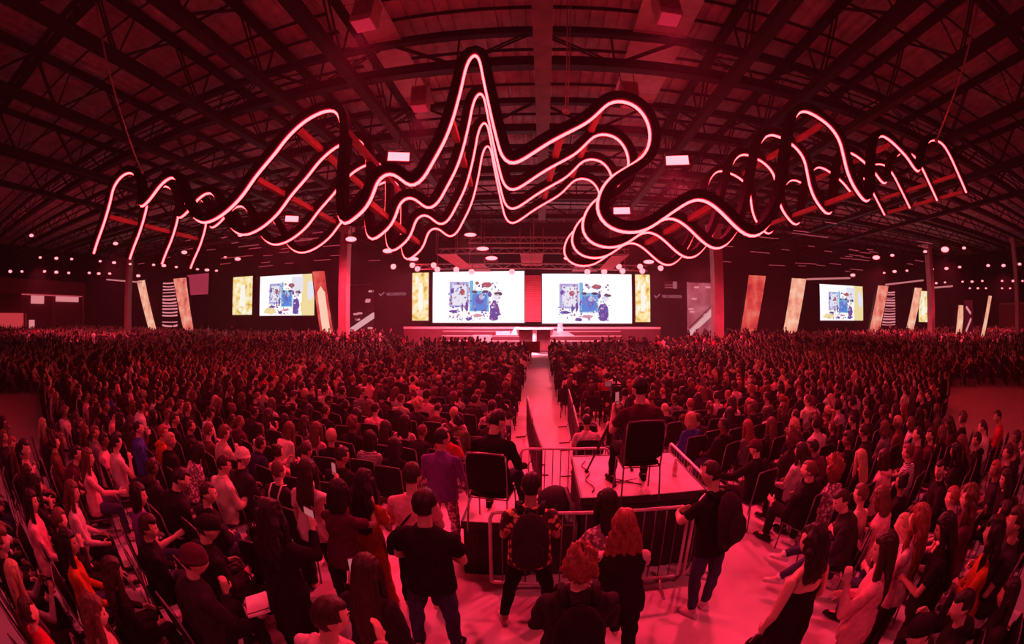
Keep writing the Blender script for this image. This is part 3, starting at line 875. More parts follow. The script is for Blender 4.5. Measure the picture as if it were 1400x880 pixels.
DEF = dict(sex='m', sit=False, lean=0, side=0, twist=0, head=(0, 0, 0), aL=((.16, .06, -1), (.1, .35, -1)), aR=((.16, .06, -1), (.1, .35, -1)), hL=.45, hR=.45, pL=None, pR=None,
           lL=((.10, .02, -1), (.03, -.03, -1)), lR=((.10, .02, -1), (.03, -.03, -1)), footL=8, footR=8)
SIT = dict(sit=True, lean=4, aL=((.18, .30, -1), (-.25, 1, -.28)), aR=((.18, .30, -1), (-.25, 1, -.28)), lL=((.16, 1, -.06), (.02, .08, -1)), lR=((.16, 1, -.06), (.02, .08, -1)))
HS = 1.11          # overall head size


class Pose:
    """joint positions of a figure standing at the origin and facing +Y"""
    def __init__(s, **kw):
        base = dict(DEF)
        if kw.get('sit'):
            base.update(SIT)
        base.update(kw); s.__dict__.update(base)
        m = s.sex == 'm'
        s.P = V((0, 0, .585 if s.sit else .945))
        half = rz(s.twist * .5) @ ry(s.side * .5) @ rx(-s.lean * .5)
        s.Rw = half; s.C = rz(s.twist) @ ry(s.side) @ rx(-s.lean)
        s.W = s.P + half @ V((0, 0, .2))
        s.N = s.W + s.C @ V((0, 0, .30))
        hl = rz(s.twist * .8) @ rx(-s.lean * .45)
        y, p, r = s.head
        s.HR = hl @ rz(y) @ rx(-p) @ ry(r)
        s.H = s.N + s.C @ V((0, .012, .065)) + s.HR @ V((0, .025, .122))
        s.sw = .198 if m else .170
        s.arms = {}
        for k, sg in (('L', -1), ('R', 1)):
            sh = s.N + s.C @ V((sg * s.sw, -.01, -.085))
            u, f = getattr(s, 'a' + k)
            ud = (s.C @ V((sg * u[0], u[1], u[2]))).normalized(); fd = (s.C @ V((sg * f[0], f[1], f[2]))).normalized()
            el = sh + ud * .29; wr = el + fd * .25
            pn = getattr(s, 'p' + k)
            pn = s.C @ V((sg * pn[0], pn[1], pn[2])) if pn else s.C @ V((-sg, .15, -.35))
            pn = (pn - fd * pn.dot(fd)).normalized()
            s.arms[k] = (sh, el, wr, fd, pn, getattr(s, 'h' + k), sg)
        s.legs = {}
        for k, sg in (('L', -1), ('R', 1)):
            hip = s.P + V((sg * (.088 if m else .092), 0, -.03))
            u, f = getattr(s, 'l' + k)
            kn = hip + V((sg * u[0], u[1], u[2])).normalized() * .425
            an = kn + V((sg * f[0], f[1], f[2])).normalized() * .41
            s.legs[k] = (hip, kn, an, rz(-sg * getattr(s, 'foot' + k)) @ V((0, 1, 0)), sg)

    def spine(s, t):
        """point and side axis on the spine, t metres above the pelvis"""
        if t < .2:
            return s.P + s.Rw @ V((0, 0, t)), s.Rw @ V((1, 0, 0))
        return s.W + s.C @ V((0, 0, t - .2)), s.C @ V((1, 0, 0))

    def torso(s, mb, t0=-1, t1=1, inf=0., low=0., rows=None):
        prof = rows or (TORSO_M if s.sex == 'm' else TORSO_F)
        pr = [q for q in prof if t0 <= q[0] <= t1]
        pts = [s.spine(q[0])[0] for q in pr]
        ax = (s.Rw @ V((1, 0, 0)) + s.C @ V((1, 0, 0))).normalized()
        mb.tube(pts, [(q[1] + inf + low * max(0, (.3 - q[0])), q[2] + inf + low * max(0, (.3 - q[0]))) for q in pr], 16, side=ax, cap=1)

    def hand(s, mb, k):
        sh, el, wr, fd, pn, curl, sg = s.arms[k]
        w = fd.cross(pn).normalized()
        if w.dot(s.C @ V((0, 1, .3))) < 0:
            w = -w                                   # w points to the thumb side
        b = wr + fd * .085
        mb.tube([wr - fd * .01, wr + fd * .04, b], [(.026, .021), (.04, .018), (.042, .015)], 8, side=w, cap=2)
        for i, (o, L) in enumerate(((.030, .072), (.010, .082), (-.011, .076), (-.030, .058))):
            p = b + w * o; d = fd.copy(); pts = [p - fd * .01]
            for j, q in enumerate((.42, .33, .25)):
                d = (d * math.cos(curl * .75) + pn * math.sin(curl * .75)).normalized()
                p = p + d * L * q * 1.05; pts.append(p)
                pd = pn - d * pn.dot(d)
                pn_l = pd.normalized() if pd.length > 1e-3 else -fd
                pn = pn if j == 2 else pn
                d = d if pd.length > 1e-3 else d
            mb.tube(pts, [.0098, .0095, .009, .008], 6, cap=2)
        t0 = wr + fd * .025 + w * .03
        d1 = (fd * .6 + w * .75 + pn * .25).normalized(); d2 = (fd * .9 + w * .1 + pn * .45 * (1 + curl)).normalized()
        mb.tube([t0 - w * .01, t0 + d1 * .04, t0 + d1 * .04 + d2 * .032, t0 + d1 * .04 + d2 * .055], [.0135, .012, .0105, .009], 6, cap=2)
        return b + pn * .03

    def handpoint(s, k):
        sh, el, wr, fd, pn, curl, sg = s.arms[k]
        return wr + fd * .11 + pn * .03, fd, pn


def head_mesh(mb, H, Rm):
    """sculpted head with brow, nose, jaw, eye sockets and ears"""
    nu, nv = 28, 20
    vs = []

    def pt(u):
        x, y, z = u
        px_, py_, pz_ = .077 * x, .098 * y, .118 * z
        j = max(0., -z - .05) / .95
        px_ *= 1 - .34 * j ** 1.2
        if y < 0:
            py_ *= 1 - .55 * j
        else:
            py_ = py_ * (1 - .10 * j)
            py_ -= .012 * max(0, y) ** 3 * (1 - abs(z))
        if y > 0:
            g = lambda cx, cz, sx, sz: math.exp(-((px_ - cx) / sx) ** 2 - ((pz_ - cz) / sz) ** 2)
            py_ += .026 * g(0, -.022, .013, .020) + .010 * g(0, .005, .010, .02) + .007 * g(0, .035, .04, .012) - .010 * g(.031, .012, .014, .011) - .010 * g(-.031, .012, .014, .011)
            py_ += .006 * g(0, -.058, .022, .012) + .009 * g(0, -.100, .02, .015) + .004 * g(.04, -.02, .02, .02) + .004 * g(-.04, -.02, .02, .02)
        return H + Rm @ V((px_, py_, pz_)) * HS
    vs.append(pt((0, 0, 1)))
    for i in range(1, nv):
        t = PI * i / nv
        for j in range(nu):
            a = 2 * PI * j / nu
            vs.append(pt((math.sin(t) * math.cos(a), math.sin(t) * math.sin(a), math.cos(t))))
    vs.append(pt((0, 0, -1)))
    fs = []
    for j in range(nu):
        fs.append((0, 1 + j, 1 + (j + 1) % nu)); b = 1 + (nv - 2) * nu
        fs.append((b + j, len(vs) - 1, b + (j + 1) % nu))
    for i in range(nv - 2):
        for j in range(nu):
            a0 = 1 + i * nu; j2 = (j + 1) % nu
            fs.append((a0 + j, a0 + nu + j, a0 + nu + j2, a0 + j2))
    mb.add(vs, fs)
    for sg in (-1, 1):
        mb.ball(H + Rm @ V((sg * .079, -.008, -.005)) * HS, (.011, .020, .033), 8, 6, Rm @ rz(sg * -18))


def wrinkle(amp, f=26., seed=0.):
    def fn(co, no):
        x, y, z = co[:, 0], co[:, 1], co[:, 2]
        a = np.sin(f * (z + .6 * x + .35 * np.sin(7 * x + seed)) + seed) * np.sin(f * .37 * (x - .8 * y) + 2 * seed)
        b = np.sin(f * 1.9 * (z * .7 - x * .9) + 1.3 * seed) * .4
        return amp * (a + b)
    return fn


def body_mesh(ps, voxel, cover=.0, bare=False):
    q_ = 1. if bare else .82
    mb = MB(); m = ps.sex == 'm'
    ps.torso(mb, -1, 1, -.004 if bare else -.014)
    mb.tube([ps.N - ps.C @ V((0, 0, .05)), ps.N + ps.C @ V((0, .01, .05)), ps.H + ps.HR @ V((0, -.03, -.06))], [(.066, .06), (.055 if m else .047, .056 if m else .048), (.052 if m else .045, .054)], 12, cap=2)
    head_mesh(mb, ps.H, ps.HR)
    k_ = 1. if m else .88
    for k in 'LR':
        sh, el, wr, fd, pn, c, sg = ps.arms[k]
        mb.ball(sh + ps.C @ V((-sg * (.012 if bare else .02), 0, -.012)), .053 * k_ * q_, 10, 7)
        mb.tube([ps.N + ps.C @ V((sg * .03, 0, -.02)), sh + ps.C @ V((-sg * .02, 0, .01))], [(.036 * q_, .030 * q_), (.036 * q_, .032 * q_)], 8, cap=2)
        mid = sh.lerp(el, .45); fm = el.lerp(wr, .3)
        mb.tube([sh, mid, el], [.055 * k_ * q_, .05 * k_ * (.5 + .5 * q_), .040 * k_], 10, cap=2)
        mb.tube([el, fm, wr], [.040 * k_, .042 * k_, .027 * k_], 10, cap=2)
        ps.hand(mb, k)
        hip, kn, an, ft, sg = ps.legs[k]
        cov = .008
        mb.tube([hip, hip.lerp(kn, .4), kn], [.088 - cov, .078 - cov, .056 - cov], 10, cap=2)
        mb.tube([kn, kn.lerp(an, .3), an], [.054 - cov, .056 - cov, .038 - cov * .5], 10, cap=2)
        mb.tube([an + V((0, 0, -.01)) - ft * .03, an + V((0, 0, -.035)) + ft * .06, an + V((0, 0, -.05)) + ft * .14], [(.034, .034), (.034, .026), (.03, .016)], 8, cap=2)
    return remesh(mb, 'body', voxel, 2)


def top_mesh(ps, kind, voxel, seed):
    """kind: tee, long, jacket, hoodie, tank, strapless, dress, coat, cardigan"""
    mb = MB(); m = ps.sex == 'm'
    inf = {'tee': .018, 'long': .018, 'jacket': .036, 'hoodie': .034, 'tank': .010, 'strapless': .012, 'dress': .014, 'coat': .04, 'vest': .036}[kind]
    low = {'tee': .062, 'long': .055, 'jacket': .04, 'hoodie': .05, 'tank': .05, 'vest': .05}.get(kind, .0)
    if kind == 'strapless':
        ps.torso(mb, -1, .34, inf)
    else:
        ps.torso(mb, -1, 1, inf, low)
    if kind in ('dress', 'coat', 'strapless') and not ps.sit:
        zt = ps.P.z - .05; L = .42 if kind != 'dress' else .80
        if kind == 'strapless':
            L = .85
        w = .19 if kind != 'coat' else .21
        mb.tube([ps.P + V((0, 0, .02)), ps.P - V((0, 0, .15)), ps.P - V((0, -.01, .15 + L * .5)), ps.P - V((0, -.02, .12 + L))], [(w, w * .72), (w + .01, w * .78), (w + .012, w * .86), (w + .05, w * 1.0)], 16, cap=1)
    elif kind in ('dress', 'coat', 'strapless'):
        for k in 'LR':
            hip, kn, an, ft, sg = ps.legs[k]
            mb.tube([hip, hip.lerp(kn, .5), kn + V((0, .03, 0))], [.112, .105, .085], 10, cap=2)
        mb.tube([ps.P, ps.P + V((0, .2, -.02)), ps.P + V((0, .38, -.03))], [(.2, .1), (.2, .09), (.18, .07)], 12, cap=2)
    k_ = 1. if m else .9
    for k in 'LR':
        sh, el, wr, fd, pn, c, sg = ps.arms[k]
        if kind in ('strapless',):
            continue
        if kind in ('tank', 'vest'):
            mb.ball(sh + ps.C @ V((-sg * .03, 0, .0)), .060 * k_, 8, 6)
            continue
        r = .060 * k_ + (inf - .014) * .5
        mb.ball(sh + ps.C @ V((-sg * .01, 0, .0)), r + .002, 10, 7)
        mb.tube([ps.N + ps.C @ V((sg * .05, -.005, -.035)), sh + ps.C @ V((-sg * .02, 0, .012))], [(.045 + inf * .5, .04), (r - .008, r - .012)], 10, cap=2)
        if kind in ('tee', 'dress'):
            e = sh.lerp(el, .62)
            mb.tube([sh, sh.lerp(el, .3), e], [r + .001, r + .003, r + .004], 12, cap=1)
        else:
            mb.tube([sh, sh.lerp(el, .5), el], [r + .001, r - .003, r - .009], 12, cap=2)
            mb.tube([el, el.lerp(wr, .45), wr - fd * .01], [r - .008, r - .012, r - .022], 12, cap=1)
    if kind in ('hoodie',):
        mb.tube([ps.N + ps.C @ V((-.09, -.02, .02)), ps.N + ps.C @ V((-.05, -.10, .0)), ps.N + ps.C @ V((0, -.125, -.02)), ps.N + ps.C @ V((.05, -.10, .0)), ps.N + ps.C @ V((.09, -.02, .02))], [.03, .045, .055, .045, .03], 10, cap=2)
    if kind in ('jacket', 'coat', 'long'):
        ring = [ps.N + ps.C @ V((.068 * math.cos(a), .062 * math.sin(a) + .005, .03)) for a in [2 * PI * i / 12 for i in range(13)]]
        mb.tube(ring, .018 if kind != 'long' else .012, 6, cap=1)
    if kind == 'tee':
        ring = [ps.N + ps.C @ V((.075 * math.cos(a), .066 * math.sin(a) + .003, .012)) for a in [2 * PI * i / 12 for i in range(13)]]
        mb.tube(ring, .009, 6, cap=1)
    me = remesh(mb, 'top', voxel, 2)
    displace(me, wrinkle(.0055 if kind not in ('jacket', 'coat', 'hoodie') else .008, 26, seed))
    return me


def trousers_mesh(ps, voxel, seed, wide=0., short=False, skirt=False):
    mb = MB()
    ps.torso(mb, -.14, .09, .004)
    for k in 'LR':
        hip, kn, an, ft, sg = ps.legs[k]
        mb.ball(hip, .094, 10, 7)
        mb.tube([hip, hip.lerp(kn, .4), kn], [.098, .092 + wide * .4, .070 + wide * .7], 12, cap=2)
        if not short:
            mb.tube([kn, kn.lerp(an, .4), an - (an - kn).normalized() * .02], [.070 + wide * .7, .064 + wide, .052 + wide * 1.3], 12, cap=1)
    if skirt:
        mb.tube([ps.P, ps.P - V((0, 0, .2)), ps.P - V((0, 0, .5))], [(.18, .13), (.2, .15), (.23, .18)], 14)
    me = remesh(mb, 'trousers', voxel, 2)
    displace(me, wrinkle(.005, 30, seed + 1.7))
    return me


def shoe_mesh(ps, k, chunky=0.):
    hip, kn, an, ft, sg = ps.legs[k]
    z = -.075
    mb = MB()
    a = an + V((0, 0, 0))
    mb.tube([a - ft * .055 + V((0, 0, -.045)), a + V((0, 0, -.040)), a + ft * .08 + V((0, 0, -.052)), a + ft * .165 + V((0, 0, -.060))],
            [(.036, .040), (.044, .045), (.046, .032), (.036, .022)], 12, side=V((ft.y, -ft.x, 0)), cap=2)
    mb.tube([a - ft * .075 + V((0, 0, z)), a + ft * .02 + V((0, 0, z)), a + ft * .10 + V((0, 0, z)), a + ft * .185 + V((0, 0, z))], [(.036, .016), (.040, .014), (.046, .014), (.034, .014)], 12, side=V((ft.y, -ft.x, 0)), cap=2)
    mb.tube([a + V((0, 0, -.02)) - ft * .01, a + V((0, 0, .035)) - ft * .012], [.046, .043], 10, cap=1)
    return mb.mesh('shoe', True)


# hair is built around the head centre, face toward +Y
def hair_mesh(kind, seed=0):
    rnd = np.random.RandomState(seed)
    nu, nv = 40, 28
    th = {'short': .014, 'buzz': .006, 'curly': .034, 'afro': .065, 'long': .018, 'wavy': .024, 'bob': .02, 'mid': .022, 'pony': .013, 'bun': .013, 'swept': .022}[kind]
    vs = []
    for i in range(nv + 1):
        t = PI * i / nv
        for j in range(nu):
            a = 2 * PI * j / nu
            x, y, z = math.sin(t) * math.cos(a), math.sin(t) * math.sin(a), math.cos(t)
            j_ = max(0., -z - .05) / .95
            p = np.array([.077 * x * (1 - .20 * j_), .098 * y * (1 - (.45 * j_ if y < 0 else 0)), .118 * z])
            hl = .52 if kind not in ('buzz',) else .58
            face = max(0, min(1, (y - .02) / .25)) * max(0, min(1, (hl + .25 * (1 - y) - z) / .18)) * (1 if abs(x) < .93 else .6)
            nape = max(0, min(1, (-.34 - z) / .2)) if kind in ('short', 'buzz', 'pony', 'bun', 'swept', 'curly') else max(0, min(1, (-.8 - z) / .2))
            ear = max(0, min(1, (abs(x) - .72) / .15)) * max(0, min(1, (.12 - z) / .15)) if kind in ('short', 'buzz', 'swept') else 0
            k = 1 - max(face, nape, ear * .9)
            thick = th * (.62 + .38 * max(0, z) + (.15 if y < 0 else 0))
            if kind == 'swept':
                thick += .016 * max(0, z) * max(0, y + .4)
            n = p / (np.linalg.norm(p) + 1e-9)
            if kind in ('curly', 'afro'):
                thick *= 1 + .62 * (math.sin(8 * a + 5 * t + seed) * math.sin(11 * t + 3 * a + seed) + .35 * rnd.uniform(-1, 1))
            elif kind in ('short', 'swept', 'buzz'):
                thick *= 1 + .22 * math.sin(15 * a + 6 * math.sin(4 * t + seed)) * math.sin(t) + .10 * rnd.uniform(-1, 1)
            else:
                thick *= 1 + .12 * math.sin(17 * a + seed)
            vs.append(tuple(p + n * (thick * k - .014 * (1 - k))))
    fs = []
    for i in range(nv):
        for j in range(nu):
            j2 = (j + 1) % nu
            fs.append((i * nu + j, (i + 1) * nu + j, (i + 1) * nu + j2, i * nu + j2))
    mb = MB().add(vs, fs)
    if kind in ('short', 'buzz', 'swept', 'curly', 'afro'):
        return mb.mesh('hair', True)
    sx = V((1, 0, 0))
    if kind in ('long', 'wavy', 'mid'):
        L = .36 + .08 * (seed % 3) if kind != 'mid' else .24
        w = 1.0 if kind == 'long' else 1.22
        wob = .012 if kind == 'wavy' else .004
        pts = [(0, -.03, .055), (wob, -.062, -.02), (-wob, -.082, -.12), (wob, -.100, -.20), (-wob, -.118, -.30), (wob, -.125, -L - .02), (0, -.125, -L - .08)]
        if kind == 'mid':
            pts = [(0, -.03, .055), (wob, -.055, -.02), (-wob, -.07, -.09), (wob, -.08, -.15), (-wob, -.09, -.20), (wob, -.095, -.25), (0, -.095, -.28)]
        mb.tube(pts, [(.070, .055), (.088 * w, .058), (.098 * w, .055), (.105 * w, .048), (.104 * w, .042), (.08 * w, .03), (.03, .015)], 18, side=sx, cap=2)
        for s in (-1, 1) if kind != 'mid' else ():
            mb.tube([(s * .045, .045, .085), (s * .075, .030, .03), (s * .088 * w, .012, -.06), (s * .094 * w, .004, -.16), (s * .096 * w, .0, -.26), (s * .088 * w, -.005, -.33)], [.02, .025, .030, .032, .028, .012], 8, cap=2)
    if kind == 'bob':
        mb.tube([(0, -.02, .06), (0, -.035, -.02), (0, -.045, -.09), (0, -.05, -.15)], [(.075, .07), (.094, .076), (.106, .076), (.092, .06)], 18, side=sx, cap=2)
        for s in (-1, 1):
            mb.tube([(s * .05, .045, .08), (s * .082, .03, .02), (s * .092, .02, -.06), (s * .086, .02, -.12)], [.02, .026, .028, .014], 8, cap=2)
    if kind == 'pony':
        mb.tube([(0, -.085, .045), (0, -.135, .045), (.01, -.155, -.02), (0, -.15, -.14), (.005, -.14, -.24), (0, -.135, -.29)], [.022, .030, .036, .034, .024, .008], 10, cap=2)
    if kind == 'bun':
        mb.ball((0, -.07, .105), (.048, .046, .042), 12, 9)
    me = remesh(mb, 'hair', .0085, 1)
    f = 95. if kind not in ('wavy', 'mid') else 60.

    def strands(co, no):
        a = np.arctan2(co[:, 0], -co[:, 1] - .0)
        z = co[:, 2]
        u = co[:, 0] + (.012 * np.sin(26 * z + seed) if kind in ('wavy', 'pony', 'mid') else .004 * np.sin(14 * z))
        return .0032 * np.sin(f * 1.7 * u + 9 * a) + .002 * np.sin(f * 3.1 * u + seed) + (.006 * np.sin(34 * z + 12 * u * 8 + seed) if kind in ('wavy', 'mid') else 0)
    displace(me, strands)
    return me


HAIRS = {}


def hair(kind, seed=0):
    if (kind, seed) not in HAIRS:
        HAIRS[(kind, seed)] = hair_mesh(kind, seed)
    return HAIRS[(kind, seed)]


def cap_mesh():
    mb = MB()
    mb.tube([(0, -.005, .02), (0, -.005, .05), (0, -.008, .09), (0, -.010, .122), (0, -.01, .135)], [(.086, .106), (.087, .107), (.080, .098), (.050, .062), (.012, .014)], 22, side=(1, 0, 0), cap=1)
    mb.tube([(0, .06, .035), (0, .12, .028), (0, .165, .018)], [(.075, .008), (.068, .007), (.045, .005)], 16, side=(1, 0, 0), cap=2)
    mb.ball((0, -.01, .137), .008, 8, 6)
    return mb.mesh('cap', True)


def beanie_mesh():
    mb = MB()
    mb.tube([(0, -.01, .0), (0, -.012, .03), (0, -.014, .032), (0, -.016, .07), (0, -.018, .11), (0, -.02, .138), (0, -.02, .148)], [(.088, .108), (.092, .112), (.086, .106), (.086, .105), (.066, .082), (.030, .038), (.006, .008)], 24, side=(1, 0, 0), cap=1)
    return mb.mesh('beanie', True)


EYE = MB().ball((0, 0, 0), .0085, 10, 8).mesh('eye', True)
EYEM = mat('eye_dark', (.05, .03, .03), .2, 0, .05)
SKINS = [mat('skin_fair', (.62, .40, .33), .55, 0, .06, 20.), mat('skin_tan', (.48, .29, .22), .55, 0, .06, 20.), mat('skin_brown', (.30, .17, .12), .55, 0, .06, 20.), mat('skin_deep', (.16, .09, .065), .5, 0, .06, 20.)]
HC = {'black': mat('hair_black', (.015, .011, .011), .5, 0, .5, 40., stretch=(3, 3, .7)), 'dark': mat('hair_dark_brown', (.035, .021, .018), .5, 0, .5, 40., stretch=(3, 3, .7)),
      'brown': mat('hair_brown', (.11, .055, .038), .5, 0, .45, 40., stretch=(3, 3, .7)), 'red': mat('hair_auburn', (.24, .07, .05), .5, 0, .4, 40., stretch=(3, 3, .7)),
      'blond': mat('hair_blond', (.40, .26, .17), .5, 0, .35, 40., stretch=(3, 3, .7)), 'grey': mat('hair_grey', (.25, .23, .23), .55, 0, .3, 40., stretch=(3, 3, .7))}
CL = {'black': (.014, .012, .014), 'charcoal': (.028, .024, .028), 'navy': (.02, .022, .055), 'grey': (.16, .15, .155), 'white': (.74, .70, .71), 'cream': (.66, .56, .46), 'pink': (.72, .34, .40), 'pale': (.6, .46, .48),
      'maroon': (.075, .016, .04), 'purple': (.16, .06, .30), 'blue': (.05, .07, .36), 'orange': (.46, .11, .025), 'red': (.45, .03, .05), 'beige': (.52, .40, .33), 'olive': (.09, .085, .045), 'denim': (.05, .06, .12), 'brown': (.12, .06, .04)}
FAB = {k: mat('fabric_' + k, c, .9, 0, .14, 22., bump=.12, spec=.12) for k, c in CL.items()}
FAB['stripe'] = patterned('fabric_stripe', 'stripe', (.03, .02, .03), (.72, .6, .62), 14.)
FAB['floral'] = patterned('fabric_floral', 'cell', (.85, .52, .22), (.05, .02, .03), 16.)
FAB['print'] = patterned('fabric_print', 'cell', (.75, .55, .6), (.22, .10, .16), 24.)
FAB['lines'] = patterned('fabric_lines', 'stripe', (.66, .5, .53), (.74, .62, .64), 9.)
HATM = {'black': FAB['black'], 'pale': FAB['cream'], 'charcoal': FAB['charcoal'], 'maroon': FAB['maroon']}
CAPM = cap_mesh(); BEAM = beanie_mesh()
CACHE = {}


def wear(key, ps, what, voxel, **kw):
    """build a body or garment once per pose and kind"""
    k = (key, what, tuple(sorted(kw.items())), round(voxel, 4))
    if k not in CACHE:
        s = (len(CACHE) * 1.37) % 6
        if what == 'body':
            CACHE[k] = body_mesh(ps, voxel, bare=kw.get('bare', False))
        elif what == 'top':
            CACHE[k] = top_mesh(ps, kw['kind'], voxel * 1.3, s)
        elif what == 'trousers':
            CACHE[k] = trousers_mesh(ps, voxel * 1.4, s, kw.get('wide', 0), kw.get('short', False))
        else:
            CACHE[k] = shoe_mesh(ps, what[-1])
    return CACHE[k]


POSES = {}


def pose(**kw):
    k = repr(sorted(kw.items()))
    if k not in POSES:
        POSES[k] = Pose(**kw)
    return k, POSES[k]


def person(loc, yaw, label, p, group=None, top=('tee', 'black'), legs=('trousers', 'black'), hr=('short', 'dark', 0), skin=1, hat=None, shoes=None, scale=1., voxel=.0125, eyes=False, wide=1., category='person'):
    """a clothed figure: one continuous body with hair and clothing as children"""
    k, ps = pose(**p)
    t = thing('person', label, category, loc, yaw, group, scale)
    if wide != 1.:
        t.matrix_basis = t.matrix_basis @ Matrix.Diagonal((wide, wide, 1, 1))
    bare = bool(top) and top[0] in ('strapless', 'tank')
    obj('body', wear(k, ps, 'body', voxel, **({'bare': True} if bare else {})), SKINS[skin], t)
    hm = Matrix.Translation(ps.H) @ ps.HR.to_4x4() @ Matrix.Scale(HS, 4)
    if hr:
        hk = wear_hair = obj('hair', hair(hr[0], hr[2] if len(hr) > 2 else 0), HC[hr[1]], t, mtx=hm)
    if hat:
        obj(hat[0], CAPM if hat[0] == 'cap' else BEAM, HATM[hat[1]], t, mtx=hm)
    if top:
        nm = {'tee': 't_shirt', 'long': 'long_sleeved_top', 'jacket': 'jacket', 'hoodie': 'hooded_sweater', 'tank': 'sleeveless_top', 'strapless': 'strapless_dress', 'dress': 'dress', 'coat': 'long_coat', 'vest': 'vest'}[top[0]]
        obj(nm, wear(k, ps, 'top', voxel, kind=top[0]), FAB[top[1]], t)
    if legs:
        obj('trousers', wear(k, ps, 'trousers', voxel, wide=legs[2] if len(legs) > 2 else 0), FAB[legs[1]], t)
    if shoes:
        for s in 'LR':
            obj('shoe', wear(k, ps, 'shoe' + s, voxel), FAB[shoes], t)
    if eyes:
        for s in (-1, 1):
            obj('eye', EYE, EYEM, t, mtx=hm @ Matrix.Translation((s * .031, .0765, .012)))
    t['_k'] = k
    return t


def world_of(t, ps, p):
    return t.matrix_basis @ p


PHONE_BODY = MB().box((0, 0, 0), (.074, .009, .15)).mesh('case')
PHONE_SCR = MB().box((0, -.0052, 0), (.068, .002, .14)).mesh('display')
PHGLOW = emit('phone_glow', (1., .22, .28), .45)


def phone(t, hand, label, up=None, land=False, glow=True):
    """a phone held in a person's hand (a thing of its own)"""
    ps = POSES[t['_k']]
    hp, fd, pn = ps.handpoint(hand)
    q = thing('phone', label, 'phone')
    hd = ps.H - hp
    n = V((hd.x, hd.y, 0)).normalized()          # screen faces the owner
    z = V((0, 0, 1)); x = n.cross(z) * -1
    M = Matrix((x, -n, z)).transposed().to_4x4()
    M = Matrix.Translation(hp + V((0, 0, .05))) @ M
    if land:
        M = M @ Matrix.Rotation(PI / 2, 4, 'Y')
    q.matrix_basis = t.matrix_basis @ M
    obj('case', PHONE_BODY, BLACK, q)
    obj('display', PHONE_SCR, PHGLOW if glow else BLACK, q)
    return q


def backpack(t, label, col='charcoal', big=1.0):
    """a backpack on someone's back (a thing of its own)"""
    ps = POSES[t['_k']]
    q = thing('backpack', label, 'bag')
    M = Matrix.Translation(ps.N) @ ps.C.to_4x4()
    q.matrix_basis = t.matrix_basis @ M
    s = big
    y0 = -.14
    b = MB().tube([(0, y0 - .05, -.50 * s), (0, y0 - .075, -.44 * s), (0, y0 - .085, -.25 * s), (0, y0 - .075, -.10 * s), (0, y0 - .05, -.03 * s)], [(.13 * s, .07), (.155 * s, .09), (.16 * s, .10), (.145 * s, .085), (.10 * s, .05)], 18, side=(1, 0, 0), cap=2)
    me = b.mesh('pack', True); displace(me, wrinkle(.004, 30, 1.))
    obj('pack', me, FAB[col], q)
    b = MB().tube([(0, y0 - .165, -.46 * s), (0, y0 - .18, -.40 * s), (0, y0 - .18, -.28 * s), (0, y0 - .165, -.23 * s)], [(.10, .03), (.12, .04), (.12, .04), (.10, .03)], 14, side=(1, 0, 0), cap=2)
    obj('front_pocket', b, FAB[col], q, smooth=True)
    b = MB().tube([(-.05, y0 - .02, -.01), (-.03, y0 - .03, .04), (.03, y0 - .03, .04), (.05, y0 - .02, -.01)], .010, 6, cap=1)
    obj('handle', b, FAB['black'], q, smooth=True)
    d = .125
    for sg in (-1, 1):
        b = MB().tube([(sg * .09, y0 + .0, -.02), (sg * .105, -.06, .035), (sg * .115, .06, .03), (sg * .125, .125 + d * .1, -.10), (sg * .135, .11, -.28), (sg * .15, .0, -.38), (sg * .14, y0, -.42)], [(.028, .008)] * 7, 8, side=(1, 0, .2), cap=1)
        obj('shoulder_strap', b, FAB['black'], q, smooth=True)
    return q


# ---------------------------------------------------------------- chairs
def pad(c, d, r=.03, bow=0.):
    """rounded cushion"""
    mb = MB(); n = 20
    rings = []
    for f, s in ((-.5, .82), (-.32, .97), (0, 1), (.32, .97), (.5, .82)):
        ring = []
        for j in range(n):
            a = 2 * PI * j / n
            ca, sa = math.cos(a), math.sin(a)
            x = math.copysign(abs(ca) ** .35, ca) * d[0] / 2 * s; y = math.copysign(abs(sa) ** .35, sa) * d[1] / 2 * s
            ring.append((c[0] + x, c[1] + y, c[2] + f * d[2]))
        rings.append(ring)
    vs = [v for r_ in rings for v in r_]
    fs = [tuple(reversed(range(n))), tuple(range(4 * n, 5 * n))]
    for i in range(4):
        for j in range(n):
            fs.append((i * n + j, i * n + (j + 1) % n, (i + 1) * n + (j + 1) % n, (i + 1) * n + j))
    return mb.add(vs, fs)


def rotmb(mb, M):
    mb.v = [tuple(M @ V(v)) for v in mb.v]
    return mb


SEAT = pad((0, .02, .445), (.44, .43, .05)).mesh('seat', True)
_b = rotmb(pad((0, 0, 0), (.44, .46, .04)), Matrix.Translation((0, -.240, .735)) @ Matrix.Rotation(math.radians(98), 4, 'X'))
BACK = _b.mesh('backrest', True)
FRAME = MB()
for _s in (-1, 1):
    FRAME.tube([(_s * .215, -.19, .42), (_s * .215, -.205, .5), (_s * .212, -.27, .94)], .011, 8)
    FRAME.tube([(_s * .215, .22, .42), (_s * .215, -.19, .42)], .011, 8)
FRAME.tube([(-.212, -.27, .94), (-.19, -.276, .965), (0, -.281, .974), (.19, -.276, .965), (.212, -.27, .94)], .011, 8, side=(0, 1, 0))
FRAME.tube([(-.21, .2, .41), (.21, .2, .41)], .009, 8, side=(0, 1, 0)).tube([(-.21, -.17, .41), (.21, -.17, .41)], .009, 8, side=(0, 1, 0))
FRAME = FRAME.mesh('frame', True)
LEGS = [MB().tube([(sx * .212, sy * .2, .42), (sx * .225, sy * .24 + .0, .0)], .011, 8).mesh('leg', True) for sx, sy in ((-1, 1), (1, 1), (-1, -1), (1, -1))]
_whole = MB()
